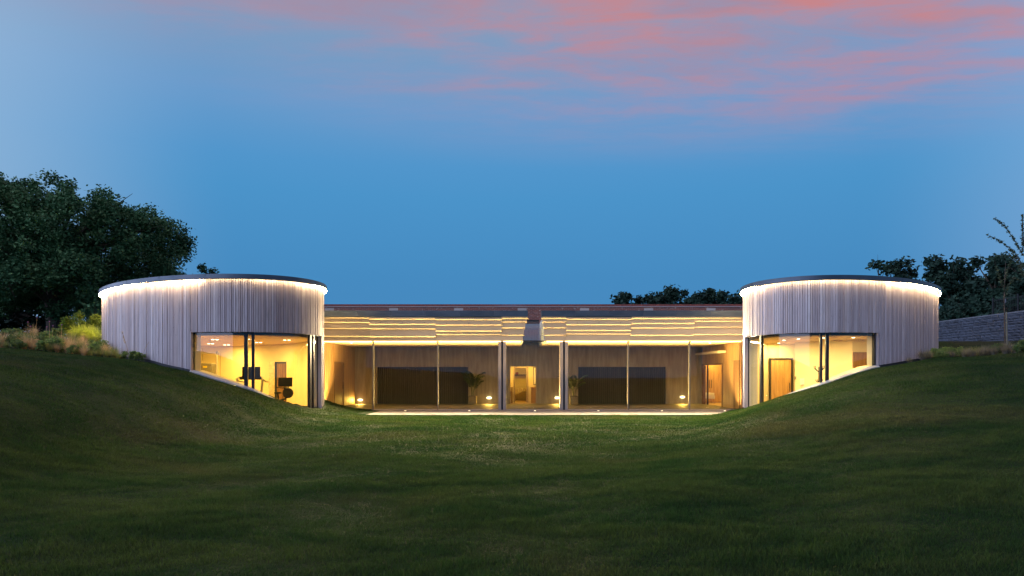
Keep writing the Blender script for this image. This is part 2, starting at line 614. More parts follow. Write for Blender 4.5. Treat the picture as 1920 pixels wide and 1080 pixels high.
# ------------------------------------------------------------------ oval pavilions: plan curves
class Oval:
    def __init__(self, xc, yc, a, b, phi):
        self.p = (xc, yc, a, b, phi)
        n = 2880
        t = np.linspace(0, 2 * np.pi, n, endpoint=False)
        c, s = math.cos(phi), math.sin(phi)
        ex, ey = a * np.cos(t), b * np.sin(t)
        nx, ny = np.cos(t) / a, np.sin(t) / b
        L = np.hypot(nx, ny)
        nx, ny = nx / L, ny / L
        self.x = xc + ex * c - ey * s
        self.y = yc + ex * s + ey * c
        self.nx = nx * c - ny * s
        self.ny = nx * s + ny * c
        d = np.hypot(np.diff(np.append(self.x, self.x[0])), np.diff(np.append(self.y, self.y[0])))
        self.s = np.concatenate([[0], np.cumsum(d)])
        self.len = self.s[-1]

    def at(self, s, off=0.0):
        s = s % self.len
        ss = self.s
        i = np.searchsorted(ss, s, side='right') - 1
        j = (i + 1) % len(self.x)
        i = i % len(self.x)
        k = (s - ss[i]) / (ss[i + 1] - ss[i])
        x = self.x[i] * (1 - k) + self.x[j] * k
        y = self.y[i] * (1 - k) + self.y[j] * k
        nx = self.nx[i] * (1 - k) + self.nx[j] * k
        ny = self.ny[i] * (1 - k) + self.ny[j] * k
        return x + nx * off, y + ny * off, nx, ny

    def s_at_px(self, px, off=0.0, front=True):
        X = self.x + self.nx * off
        Y = self.y + self.ny * off
        u = 960 + F * X / Y
        facing = (X * self.nx + Y * self.ny) < 0
        ok = facing if front else ~facing
        e = np.where(ok, np.abs(u - px), 1e9)
        return self.s[int(e.argmin())]

    def inside(self, X, Y, off=0.0):
        xc, yc, a, b, phi = self.p
        c, s = math.cos(phi), math.sin(phi)
        u = (X - xc) * c + (Y - yc) * s
        v = -(X - xc) * s + (Y - yc) * c
        return (u / (a + off)) ** 2 + (v / (b + off)) ** 2 < 1


OH = 0.13            # roof overhang past the cladding
OL = Oval(-13.452, 30.43, 6.935 - OH, 3.88 - OH, -0.718)
OR = Oval(14.739, 30.612, 6.375 - OH, 3.714 - OH, 0.823)

# ------------------------------------------------------------------ terrain
_xs = np.linspace(-60, 5, 1301)
_hl = np.interp(_xs, [-60, -30, -24, -18.75, -16, -14, -12.15, -10.35, -9.3, -8.26, -7.2, -5.6, 5],
                [4.0, 3.3, 2.98, 2.62, 2.36, 2.14, 1.80, 1.34, 0.93, 0.42, 0.13, 0.0, 0.0])
_k = np.hanning(31); _k /= _k.sum()
_hl = np.convolve(np.pad(_hl, 15, mode='edge'), _k, 'valid')
_ds = np.linspace(-5, 60, 1301)
_hr = np.interp(_ds, [-5, 0, 1.1, 2.3, 4.5, 6.6, 9, 11.7, 16, 30, 60], [0, 0, 0.17, 0.56, 1.27, 1.93, 2.25, 2.42, 2.85, 3.5, 4.2])
_hr = np.convolve(np.pad(_hr, 15, mode='edge'), _k, 'valid')


def terrain(X, Y):
    X = np.asarray(X, float); Y = np.asarray(Y, float)
    hl = np.interp(X, _xs, _hl)
    foot = np.interp(Y, [-20, 4, 6, 10.4, 16.2, 23.8, 28, 31, 60], [-1.6, -1.3, -1.0, 0.4, 2.9, 6.3, 8.2, 9.7, 12])
    s = np.interp(Y, [0, 5, 8, 12, 16, 20, 24], [0.06, 0.12, 0.20, 0.36, 0.58, 0.82, 1.0])
    hr = np.interp(X - foot, _ds, _hr) * s
    z = hl + hr
    z = z + smoothstep(Y, 26.5, 32.5) * 0.55 * (smoothstep(-X, 14.5, 18.5) + smoothstep(X, 15.5, 19.0))
    # behind the building the garden lies level with its roof
    back = 3.35 + 0.012 * np.clip(Y - 34, 0, 120)
    k = smoothstep(Y, 32.6, 34.4)
    z = z * (1 - k) + np.maximum(z, back) * k
    z = z - 0.03
    # slight mowing undulation
    und = 0.03 * np.sin(X * 0.9 + Y * 0.35) * np.sin(Y * 0.5 - X * 0.2) + 0.015 * np.sin(X * 2.3 - Y * 1.1)
    z = z + und * smoothstep(np.hypot(X - 0.5, np.clip(Y - 31, None, 0)), 3, 8) * (Y < 27.0)
    return z


def tz(x, y):
    return float(terrain(x, y))


gx = np.concatenate([[-700, -300, -150, -90, -60, -45, -36, -30, -27], np.arange(-25, 27.01, 0.2), [29, 33, 40, 50, 70, 110, 200, 400, 700]])
gy = np.concatenate([[-300, -100, -40, -15, -6], np.arange(-3, 44.01, 0.2), [46, 50, 56, 65, 80, 110, 160, 300, 700, 1500]])
GX, GY = np.meshgrid(gx, gy, indexing='ij')
GZ = terrain(GX, GY)
nxg, nyg = GX.shape
idx = np.arange(nxg * nyg).reshape(nxg, nyg)
quads = np.stack([idx[:-1, :-1], idx[1:, :-1], idx[1:, 1:], idx[:-1, 1:]], -1).reshape(-1, 4)
cx = (GX[:-1, :-1] + GX[1:, 1:]) / 2
cy = (GY[:-1, :-1] + GY[1:, 1:]) / 2
hole = OL.inside(cx, cy, -0.30) | OR.inside(cx, cy, -0.30)
hole |= (cx > -9.0) & (cx < 10.9) & (cy > 31.0) & (cy < 39.75)
quads = quads[~hole.ravel()]
lawn = link('lawn', npmesh('lawn', np.stack([GX, GY, GZ], -1).reshape(-1, 3), 4, quads), M['lawn'], smooth=True)
kind(lawn, 'structure')

# terrace: paving slabs butted with fine joints
TY0, TY1 = 27.75, 31.97
terr = kind(MB().box(-9.0, 10.8, TY0 + 0.01, TY1, -0.30, -0.012).build('terrace', M['paving']), 'structure')
for i, x in enumerate(np.arange(-9.0, 10.7, 1.65)):
    for j in range(3):
        y0 = TY0 + j * (TY1 - TY0) / 3
        MB().box(x + 0.004, x + 1.646, y0 + 0.004, y0 + (TY1 - TY0) / 3 - 0.004, -0.011, 0.0 + 0.001 * ((i * 7 + j * 3) % 3)).build('paving_slab', M['paving'], terr)

# ------------------------------------------------------------------ pavilions
ZROOF, ZEAVE, ZHEAD, ZCEIL = 5.33, 5.16, 3.22, 3.10


def ring(ov, s0, s1, n, secfun):
    return [secfun(*ov.at(s0 + (s1 - s0) * i / n)) for i in range(n + 1)]


def strip_mat(k):
    return emis('led_strip_%d' % k, (1.0, 0.72, 0.40), float(k))


LED = {}


def pavilion(ov, label, pxo0, pxo1, led_segments, mull, left):
    xc, yc = ov.p[0], ov.p[1]
    root = thing('oval_pavilion', label, 'pavilion', (xc, yc, 0.0), 'oval timber pavilions')
    sA, sB = sorted((ov.s_at_px(pxo0), ov.s_at_px(pxo1)))
    if sB - sA > ov.len / 2:
        sA, sB = sB, sA + ov.len
    L = ov.len
    # --- cladding range: everything that faces the camera, and a little round the corner
    X, Y = ov.x, ov.y
    facing = (X * ov.nx + Y * ov.ny) < 0.22 * np.hypot(X, Y)
    sm = (sA + sB) / 2 % L
    # walk both ways from the opening's middle to find the limits
    def lim(sign):
        d = 0
        while d < L / 2:
            i = int(np.searchsorted(ov.s, (sm + sign * d) % L, side='right') - 1) % len(X)
            if not facing[i]:
                return d
            d += 0.05
        return d
    sLo, sHi = sm - lim(-1), sm + lim(1)
    sm_o = (sA + sB) / 2
    sLo += sm_o - sm
    sHi += sm_o - sm
    # wall core: thick ring, with the opening left out
    def gz(x, y, nx, ny):
        return tz(x + nx * 0.05, y + ny * 0.05)
    core = MB()
    n = 160
    secs = ring(ov, sB, sA + L, n, lambda x, y, nx, ny: [
        (x - nx * 0.055, y - ny * 0.055, -0.3), (x - nx * 0.055, y - ny * 0.055, ZEAVE - 0.004),
        (x - nx * 0.48, y - ny * 0.48, ZEAVE - 0.004), (x - nx * 0.48, y - ny * 0.48, -0.3)])
    core.sweep(secs)
    core.build('wall', M['cladback'], root)
    lint = MB()
    secs = ring(ov, sA - 0.02, sB + 0.02, 60, lambda x, y, nx, ny: [
        (x - nx * 0.056, y - ny * 0.056, ZHEAD + 0.02), (x - nx * 0.056, y - ny * 0.056, ZEAVE - 0.006),
        (x - nx * 0.479, y - ny * 0.479, ZEAVE - 0.006), (x - nx * 0.479, y - ny * 0.479, ZHEAD + 0.02)])
    lint.sweep(secs)
    lint.build('lintel', M['cladback'], root)
    # plain boarding round the back, one sheet
    secs = ring(ov, sHi, sLo + L, 80, lambda x, y, nx, ny: [
        (x, y, gz(x, y, nx, ny) + 0.1), (x, y, ZEAVE - 0.002), (x - nx * 0.05, y - ny * 0.05, ZEAVE - 0.002), (x - nx * 0.05, y - ny * 0.05, gz(x, y, nx, ny) + 0.1)])
    MB().sweep(secs).build('rear_cladding', M['clad'], root)
    # plinth under the boards
    for a, b in ((sLo, sA), (sB, sHi)):
        secs = ring(ov, a, b, 40, lambda x, y, nx, ny: [
            (x - nx * 0.02, y - ny * 0.02, gz(x, y, nx, ny) - 0.3), (x - nx * 0.02, y - ny * 0.02, gz(x, y, nx, ny) + 0.13),
            (x - nx * 0.052, y - ny * 0.052, gz(x, y, nx, ny) + 0.13), (x - nx * 0.052, y - ny * 0.052, gz(x, y, nx, ny) - 0.3)])
        MB().sweep(secs).build('plinth', M['plinth'], root)
    # boards
    s = sLo
    rb = random.Random(3 if left else 4)
    while s < sHi:
        wd = rb.choice((0.07, 0.08, 0.09, 0.10))
        for e in (sA, sB):
            if s < e < s + wd:
                wd = max(e - s, 0.03)
        th = rb.choice((0.0, 0.0, 0.008, 0.016))
        gap = 0.015
        smid = s + wd / 2
        inside = sA - 1e-6 < smid < sB + 1e-6
        pts = [ov.at(s + gap / 2), ov.at(s + wd - gap / 2)]
        q = []
        for (x, y, nx, ny) in pts:
            q.append((x - nx * 0.05, y - ny * 0.05))
            q.append((x + nx * th, y + ny * th))
        if inside:
            zb = [ZHEAD - 0.015 + rb.uniform(-0.006, 0.006)] * 2
        else:
            zb = [gz(*pts[0]) + 0.10, gz(*pts[1]) + 0.10]
        zt = ZEAVE - 0.003
        o = MB().hexa([(*q[1], zb[0]), (*q[3], zb[1]), (*q[2], zb[1]), (*q[0], zb[0]),
                       (*q[1], zt), (*q[3], zt), (*q[2], zt), (*q[0], zt)])
        o.build('cladding_board', M['clad'], root)
        s += wd
    # jamb linings (timber ends of the opening)
    for e, sg in ((sA, 1), (sB, -1)):
        x, y, nx, ny = ov.at(e)
        x2, y2, nx2, ny2 = ov.at(e + sg * 0.035)
        zb = min(gz(x, y, nx, ny), gz(x2, y2, nx2, ny2))
        def jamb(o0, o1, m, nm):
            p = [(x + nx * o0, y + ny * o0), (x2 + nx2 * o0, y2 + ny2 * o0), (x2 + nx2 * o1, y2 + ny2 * o1), (x + nx * o1, y + ny * o1)]
            MB().hexa([(*a, zb - 0.2) for a in p] + [(*a, ZHEAD + 0.015) for a in p]).build(nm, m, root)
        jamb(0.012, -0.13, M['clad'], 'jamb_board')
        jamb(-0.19, -0.52, M['plaster'], 'jamb_lining')
    # roof: zinc disc with upstand fascia, soffit
    roof = MB()
    N = 240
    secs = ring(ov, 0, L, N, lambda x, y, nx, ny: [
        (x + nx * OH, y + ny * OH, ZEAVE), (x + nx * OH, y + ny * OH, ZROOF), (x + nx * (OH - 0.10), y + ny * (OH - 0.10), ZROOF + 0.015),
        (x - nx * 0.25, y - ny * 0.25, ZROOF - 0.08), (x - nx * 0.25, y - ny * 0.25, ZEAVE + 0.03), (x + nx * (OH - 0.018), y + ny * (OH - 0.018), ZEAVE + 0.03),
        (x + nx * (OH - 0.018), y + ny * (OH - 0.018), ZEAVE)])[:-1]
    roof.sweep(secs, closed=True)
    rf = roof.build('roof', M['zinc'], root)
    pts = [ov.at(L * i / 120, -0.24) for i in range(120)]
    MB().add([(p[0], p[1], ZROOF - 0.09) for p in pts], [tuple(range(120))]).build('roof_deck', M['zinc'], rf)
    # standing joints of the fascia sheets
    sj = sLo
    while sj < sHi:
        x, y, nx, ny = ov.at(sj)
        MB().obox((x + nx * (OH + 0.003), y + ny * (OH + 0.003)), (-ny, nx), 0.022, 0.008, ZEAVE + 0.004, ZROOF - 0.004).build('fascia_joint', M['zinc'], rf)
        sj += 2.1
    # light strip under the eaves, in runs of different output
    for (p0, p1, k) in led_segments:
        def pick(p):
            if p == 'lo':
                return sLo - 3.0
            if p == 'hi':
                return sHi + 3.0
            v = ov.s_at_px(p, OH)
            while v < sLo - 0.5:
                v += L
            while v > sHi + 0.5:
                v -= L
            return v
        a, b = sorted((pick(p0), pick(p1)))
        if k not in LED:
            LED[k] = emis('eaves_light_%d' % (k * 10), (1.0, 0.70, 0.36), k)
        secs = ring(ov, a + 0.01, b - 0.01, max(6, int((b - a) * 5)), lambda x, y, nx, ny: [
            (x + nx * 0.084, y + ny * 0.084, ZEAVE + 0.006), (x + nx * 0.084, y + ny * 0.084, ZEAVE + 0.028),
            (x + nx * 0.109, y + ny * 0.109, ZEAVE + 0.028), (x + nx * 0.109, y + ny * 0.109, ZEAVE + 0.006)])
        MB().sweep(secs).build('eaves_light', LED[k], root)
    # window: sloping sill, curved panes, mullions
    def sz_(x, y, nx, ny):
        g_ = tz(x + nx * 0.12, y + ny * 0.12)
        return g_ + 0.02 + 0.08 * float(smoothstep(g_, 0.5, 1.1))
    ns = 60
    zs = np.array([sz_(*ov.at(sA + (sB - sA) * i / ns)) for i in range(ns + 1)])
    kk = np.hanning(9); kk /= kk.sum()
    zs = np.convolve(np.pad(zs, 4, mode='edge'), kk, 'valid')
    def zsill(s_):
        return float(np.interp(s_, sA + (sB - sA) * np.arange(ns + 1) / ns, zs))
    win = MB()
    secs = []
    for i in range(ns + 1):
        x, y, nx, ny = ov.at(sA + (sB - sA) * i / ns)
        z = zs[i]
        secs.append([(x - nx * 0.62, y - ny * 0.62, -0.25), (x + nx * 0.02, y + ny * 0.02, -0.25), (x + nx * 0.02, y + ny * 0.02, z - 0.10),
                     (x - nx * 0.10, y - ny * 0.10, z - 0.02), (x - nx * 0.62, y - ny * 0.62, z)])
    window = win.sweep(secs).build('window', M['plaster'], root)
    secs = []
    for i in range(ns + 1):
        x, y, nx, ny = ov.at(sA + (sB - sA) * i / ns)
        z = zs[i]
        secs.append([(x + nx * 0.021, y + ny * 0.021, z - 0.18), (x + nx * 0.06, y + ny * 0.06, z - 0.18), (x + nx * 0.06, y + ny * 0.06, z - 0.09), (x + nx * 0.021, y + ny * 0.021, z - 0.082)])
    MB().sweep(secs).build('sill_edge', M['sillz'], window)
    secs = []
    for i in range(ns + 1):
        x, y, nx, ny = ov.at(sA + (sB - sA) * i / ns)
        z = zs[i]
        secs.append([(x - nx * 0.098, y - ny * 0.098, z - 0.012), (x + nx * 0.055, y + ny * 0.055, z - 0.078), (x + nx * 0.055, y + ny * 0.055, z - 0.045), (x - nx * 0.098, y - ny * 0.098, z + 0.015)])
    MB().sweep(secs).build('sill', M['sill'], window)
    # mullions
    cuts = [sA + 0.04]
    GL = -0.16
    for (px, wpx) in mull:
        sp_ = ov.s_at_px(px, GL)
        while sp_ < sA:
            sp_ += L
        cuts.append(min(sp_, sB - 0.04))
        x, y, nx, ny = ov.at(sp_, GL)
        wm = wpx / F * y
        MB().obox((x, y), (-ny, nx), wm, 0.12, zsill(min(sp_, sB)) - 0.02, ZHEAD + 0.02).build('mullion', M['frame'], window)
    cuts.append(sB - 0.04)
    cuts = sorted(cuts)
    for a, b in zip(cuts[:-1], cuts[1:]):
        if b - a < 0.12:
            continue
        m_ = max(3, int((b - a) * 24))
        secs = []
        for i in range(m_ + 1):
            s_ = a + (b - a) * i / m_
            x, y, nx, ny = ov.at(s_)
            z = zsill(min(max(s_, sA), sB))
            secs.append([(x + nx * (GL + 0.008), y + ny * (GL + 0.008), z - 0.01), (x + nx * (GL + 0.008), y + ny * (GL + 0.008), ZHEAD + 0.01),
                         (x + nx * (GL - 0.008), y + ny * (GL - 0.008), ZHEAD + 0.01), (x + nx * (GL - 0.008), y + ny * (GL - 0.008), z - 0.01)])
        g = MB().sweep(secs).build('glass_pane', M['glass'], window, smooth=False)
    # head frame
    secs = ring(ov, sA + 0.03, sB - 0.03, 60, lambda x, y, nx, ny: [
        (x - nx * 0.10, y - ny * 0.10, ZHEAD - 0.03), (x - nx * 0.10, y - ny * 0.10, ZHEAD + 0.018), (x - nx * 0.22, y - ny * 0.22, ZHEAD + 0.018), (x - nx * 0.22, y - ny * 0.22, ZHEAD - 0.03)])
    MB().sweep(secs).build('window_head', M['frame'], window)
    # room: floor, ceiling, plastered inner face
    pts = [ov.at(L * i / 120, -0.50) for i in range(120)]
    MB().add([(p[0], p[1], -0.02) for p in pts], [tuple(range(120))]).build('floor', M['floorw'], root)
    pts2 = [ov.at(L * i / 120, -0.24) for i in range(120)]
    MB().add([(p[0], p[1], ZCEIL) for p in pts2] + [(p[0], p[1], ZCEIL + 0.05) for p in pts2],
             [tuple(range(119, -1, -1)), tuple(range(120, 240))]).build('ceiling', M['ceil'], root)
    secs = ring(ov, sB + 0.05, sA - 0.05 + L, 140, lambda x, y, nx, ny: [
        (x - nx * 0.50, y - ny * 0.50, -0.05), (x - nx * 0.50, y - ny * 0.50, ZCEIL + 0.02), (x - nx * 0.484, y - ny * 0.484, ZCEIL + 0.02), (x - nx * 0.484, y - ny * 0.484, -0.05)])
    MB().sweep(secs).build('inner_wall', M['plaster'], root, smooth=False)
    return root, window, (sA, sB)


pavL, winL, _ = pavilion(
    OL, 'larch-clad oval pavilion with gym equipment behind its curved window', 357, 603,
    [('lo', 196, 420.0), (196, 300, 130.0), (300, 376, 230.0), (376, 472, 28.0), (472, 560, 60.0), (560, 'hi', 140.0)],
    [(362.5, 3.5), (461.5, 6.5), (474.5, 5.0), (580.5, 6.0), (586, 2.0), (599.5, 2.0)], True)
pavR, winR, _ = pavilion(
    OR, 'larch-clad oval pavilion with a coat stand and timber door behind its curved window', 1396, 1648,
    [('lo', 1432, 170.0), (1432, 1665, 55.0), (1665, 'hi', 190.0)],
    [(1403.5, 2.0), (1428, 5.5), (1539, 4.0), (1550.5, 5.5), (1638.5, 3.0)], False)

# ------------------------------------------------------------------ lights inside the pavilions
def downlight(parent, x, y, z, power, col=WARM, size=0.10, twin=False):
    fit_ = MB()
    for dx in ((-0.09, 0.09) if twin else (0,)):
        fit_.lathe((x + dx, y, z - 0.012), [(0.055, 0.0), (0.06, 0.011)], 12)
    fit_.build('downlight', EM_DOWN, parent)
    ld = bpy.data.lights.new('downlight_lamp', 'AREA')
    ld.shape = 'DISK'
    ld.size = size
    ld.energy = power
    ld.color = col
    lo = bpy.data.objects.new('downlight_lamp', ld)
    COL.objects.link(lo)
    lo.location = (x, y, z - 0.03)
    attach(lo, parent)


EM_DOWN = emis('downlight_lens', (1.0, 0.85, 0.6), 9.0)
POW = 95.0
for (px, Y) in ((403, 28.5), (395, 32.2), (485, 31.0), (538, 28.9), (470, 28.2), (425, 33.4)):
    downlight(pavL, *ray(px, Y), ZCEIL, POW * 1.3, col=(1.0, 0.60, 0.125), twin=True)
for (px, Y, k) in ((1470, 29.0, 1.0), (1460, 31.6, 0.8), (1497, 28.0, 1.0), (1600, 27.0, 0.8), (1545, 27.2, 0.8)):
    downlight(pavR, *ray(px, Y), ZCEIL, POW * k * 1.2, col=(1.0, 0.66, 0.22))

# ------------------------------------------------------------------ pavilion doors and partitions
def door(parent, name, c, ax, w_, h, leaf, frame, fw=0.08, z0=0.0, glazed=False, handle=True, d=0.10):
    """framed door; c = centre on plan, ax = unit vector along its width; faces -normal"""
    nx, ny = ax[1], -ax[0]
    fr = MB()
    for s_ in (-1, 1):
        fr.obox((c[0] + ax[0] * s_ * (w_ / 2 - fw / 2), c[1] + ax[1] * s_ * (w_ / 2 - fw / 2)), ax, fw, d, z0, z0 + h)
    fr.obox(c, ax, w_ - 2 * fw - 0.004, d, z0 + h - fw, z0 + h - 0.002)
    dr = fr.build(name, frame, parent)
    if glazed:
        MB().obox(c, ax, w_ - 2 * fw, 0.03, z0 + 0.02, z0 + h - fw).build('door_leaf', leaf, dr)
    else:
        nb = max(4, int((w_ - 2 * fw) / 0.13))
        wb = (w_ - 2 * fw - 0.01) / nb
        for i in range(nb):
            o_ = -w_ / 2 + fw + 0.005 + wb * (i + 0.5)
            MB().obox((c[0] + ax[0] * o_, c[1] + ax[1] * o_), ax, wb - 0.006, 0.045, z0 + 0.01, z0 + h - fw - 0.004).build('door_board', leaf, dr)
    if handle:
        hx = c[0] + ax[0] * (w_ / 2 - fw - 0.09) + nx * 0.06
        hy = c[1] + ax[1] * (w_ / 2 - fw - 0.09) + ny * 0.06
        MB().tube([(hx, hy, z0 + 0.85), (hx, hy, z0 + 1.25)], 0.014, 8).build('handle', M['frame'], dr)
    return dr


def unit(a, b):
    d = math.hypot(b[0] - a[0], b[1] - a[1])
    return ((b[0] - a[0]) / d, (b[1] - a[1]) / d)


def partition(parent, a, b, m, z1=ZCEIL, th=0.08, name='partition'):
    ax = unit(a, b)
    n = (-ax[1], ax[0])
    c = ((a[0] + b[0]) / 2 + n[0] * th / 2, (a[1] + b[1]) / 2 + n[1] * th / 2)
    MB().obox(c, ax, math.hypot(b[0] - a[0], b[1] - a[1]), th, -0.02, z1 - 0.003).build(name, m, parent)


# gym: plastered door recess in the curved wall
s_ = OL.s_at_px(528, -0.55, front=False)
x, y, nx, ny = OL.at(s_, -0.60)
ax = (-ny, nx) if -ny > 0 else (ny, -nx)
a2 = ray(505, y + 0.1)
door(pavL, 'door', ray(528, y - 0.15), (1, 0), 0.62, 2.25, M['timberd'], M['frame'], 0.09, glazed=False, handle=False)
partition(pavL, ray(504, y - 0.1), ray(516, y - 0.1), M['cloth'], 2.25, 0.05, 'door_reveal')
# reception: door wall, step, side wall
A_ = ray(1432, 32.3)
B_ = ray(1492, 32.3)
partition(pavR, A_, B_, M['plaster'])
C_ = ray(1490, 30.4)
partition(pavR, (B_[0] - 0.02, B_[1]), C_, M['plaster'])
D_ = ray(1598, 28.7)
partition(pavR, C_, D_, M['plaster'])
E_ = ray(1690, 28.9)
partition(pavR, D_, E_, M['plaster'])
door(pavR, 'door', (ray(1464.5, 32.2)[0], 32.22), (1, 0), 1.10, 2.42, M['timber'], M['frame'], 0.075)
door(pavR, 'cupboard_door', (ray(1614, 28.6)[0], 28.62), (1, 0), 0.62, 2.58, M['timberd'], M['timberd'], 0.03, handle=False)
MB().box(ray(1502.5, 30.0)[0], ray(1511, 30.0)[0], 30.10, 30.125, 1.19, 1.47).build('wall_panel', M['white'], pavR)
MB().box(ray(1489.5, 30.2)[0] + .06, ray(1491.5, 30.2)[0] + .06, 30.27, 30.3, 1.42, 1.56).build('light_switch', M['grey'], pavR)

# ------------------------------------------------------------------ gallery (central range)
gal = thing('gallery', 'long glazed gallery with stepped timber fascia between the two oval pavilions', 'building', (0.9, 35.0, 0.0))
GY_ = 32.0           # glass line
BY = 38.6            # back wall
XL, XR = -8.9, 10.75
GH = 3.20


def pz(py, Y):
    return EYE + (HOR - py) / F * Y


# floor, ceiling, roof
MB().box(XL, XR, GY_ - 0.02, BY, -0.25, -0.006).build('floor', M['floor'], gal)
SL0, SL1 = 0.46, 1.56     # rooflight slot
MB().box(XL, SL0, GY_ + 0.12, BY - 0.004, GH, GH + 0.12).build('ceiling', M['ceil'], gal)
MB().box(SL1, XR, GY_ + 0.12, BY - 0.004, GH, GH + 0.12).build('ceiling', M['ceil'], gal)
for (a, b) in ((XL - 0.1, SL0), (SL1, XR + 0.1)):
    MB().box(a, b, GY_ - 0.02, 39.55, GH + 0.13, 4.30).build('roof', M['zinc'], gal)
# panelled cheeks of the slot
for k in range(7):
    y0 = GY_ + 0.05 + k * 0.98
    for j in range(3):
        MB().box(SL1 - 0.07 + 0.012 * ((k + j) % 2), SL1 - 0.002, y0, y0 + 0.95, GH + 0.02 + j * 0.42, GH + 0.40 + j * 0.42).build('cheek_panel', M['sill'], gal)
        MB().box(SL0 + 0.002, SL0 + 0.07 - 0.012 * ((k + j) % 2), y0, y0 + 0.95, GH + 0.02 + j * 0.42, GH + 0.40 + j * 0.42).build('cheek_panel', M['sill'], gal)
# sloping rooflight glass with dark head and foot
rl = MB().box(SL0 + 0.075, SL1 - 0.075, GY_ - 0.06, GY_ + 0.04, GH - 0.03, GH + 0.04).box(SL0 + 0.075, SL1 - 0.075, 37.50, 37.60, 4.52, 4.66).build('rooflight', M['frame'], gal)
MB().hexa([(SL0 + 0.08, GY_ + 0.05, GH), (SL1 - 0.08, GY_ + 0.05, GH), (SL1 - 0.08, 37.50, 4.58), (SL0 + 0.08, 37.50, 4.58),
           (SL0 + 0.08, GY_ + 0.05, GH + 0.03), (SL1 - 0.08, GY_ + 0.05, GH + 0.03), (SL1 - 0.08, 37.50, 4.61), (SL0 + 0.08, 37.50, 4.61)]).build('glass_pane', M['glass'], rl)

# stepped fascia boards
secs_px = [
    (606, 692, [594.5, 596.8, 605.5, 616.6, 631.4, 640.6], 0, 0.5),
    (692, 816, [594.5, 599.2, 608.8, 617.5, 632.0, 640.6], 0.5, 0.5),
    (816, 941, [595.5, 600.2, 610.4, 621.5, 628.0, 640.4], 0.5, 0.0),
    (941, 990, [593.5, 597.7, 604.5, 615.6, 629.2, 639.9], 0.0, -2.5),
    (1015, 1062, [593.5, 597.7, 604.5, 615.6, 629.2, 639.9], 1.9, 0.0),
    (1062, 1185, [595.0, 599.6, 609.8, 620.4, 627.0, 639.9], 0.0, -0.9),
    (1185, 1304, [593.8, 597.9, 607.3, 615.9, 629.4, 639.4], -0.9, -1.0),
    (1304, 1397, [593.8, 597.5, 603.3, 614.4, 628.0, 639.0], -1.0, 0),
]
for si, (x0, x1, br, sh0, sh1) in enumerate(secs_px):
    for i in range(5):
        p = 0.56 - i * 0.10 + 0.006 * (si % 2)
        Yb = GY_ - p
        zt, zb = pz(br[i], Yb) - 0.002, pz(br[i + 1], Yb)
        xa = (x0 + sh0 * i - 960) / F * Yb + 0.002
        xb = (x1 + sh1 * i - 960) / F * Yb - 0.002
        ch = 0.04
        if i == 0:
            ch = min(ch, (zt - zb) * 0.6)
        sec = [(Yb, zt), (Yb, zb + ch), (Yb + 0.075, zb), (GY_ - 0.03, zb), (GY_ - 0.03, zt)]
        MB().sweep([[(xa, a, b) for a, b in sec], [(xb, a, b) for a, b in sec]]).build('fascia_board', M['fascia'], gal)
        # fixing heads along the third board
        if i == 1:
            for k in range(3):
                xx = xa + (xb - xa) * (k + 0.5) / 3
                MB().lathe((xx, Yb - 0.004, (zt + zb) / 2 - .02), [(0.001, -0.018), (0.018, 0.0), (0.001, 0.018)], 8).build('fixing', M['frame'], gal)
# zinc parapet sheets above the boards
for (a, b) in ((606, 990), (1015, 1397)):
    n = max(2, int((b - a) / 62))
    for k in range(n):
        Yb = GY_ - 0.60
        xa, xb = ((a + (b - a) * k / n) - 960) / F * Yb, ((a + (b - a) * (k + 1) / n) - 960) / F * Yb
        MB().box(xa + 0.004, xb - 0.004, Yb, GY_ - 0.025, pz(593.6, Yb), pz(582.2, Yb)).build('parapet_sheet', M['zinc'], gal)

# glazing
head = MB().box(XL - 0.1, SL0, GY_ - 0.05, GY_ + 0.10, GH - 0.03, GH + 0.05).box(SL1, XR + 0.1, GY_ - 0.05, GY_ + 0.10, GH - 0.03, GH + 0.05)
head = head.build('window_head', M['pillar'], gal)
mull_px = [700, 821, 1177.5, 1292.5]
cols_px = [(934.5, 949), (1049.5, 1064.5)]
edges = [XL] + [(p - 960) / F * GY_ for p in (700, 821, 941.5, 1057, 1177.5, 1292.5)] + [XR]
for a, b in zip(edges[:-1], edges[1:]):
    MB().box(a + 0.03, b - 0.03, GY_ - 0.012, GY_ + 0.012, 0.01, GH - 0.03).build('glass_pane', M['glass'], gal)
    MB().box(a + 0.03, b - 0.03, GY_ - 0.03, GY_ + 0.03, -0.004, 0.018).build('window_track', M['steel'], gal)
for p in mull_px:
    xm = (p - 960) / F * GY_
    MB().box(xm - 0.028, xm + 0.028, GY_ - 0.07, GY_ + 0.09, 0.0, GH - 0.032).build('mullion', M['steel'] if False else M['grey'], gal)
for (a, b) in cols_px:
    xa, xb = (a - 960) / F * GY_, (b - 960) / F * GY_
    xm = (xa + xb) / 2 + 0.0
    co = MB().box(xa, xm - 0.045, GY_ - 0.20, GY_ + 0.22, 0.0, GH - 0.032).box(xm + 0.045, xb, GY_ - 0.20, GY_ + 0.22, 0.0, GH - 0.032).build('column', M['pillar'], gal)
    MB().box(xm - 0.043, xm + 0.043, GY_ - 0.15, GY_ + 0.2, 0.0, GH - 0.033).build('steel_core', M['frame'], co)

# back wall in board-marked panels with the dark slatted openings and the central doorway left out
def back(x0, x1, z0, z1):
    MB().box(x0, x1, BY, BY + 0.35, z0, z1).build('back_wall', M['concrete'], gal)


def bx(px):
    return (px - 960) / F * BY


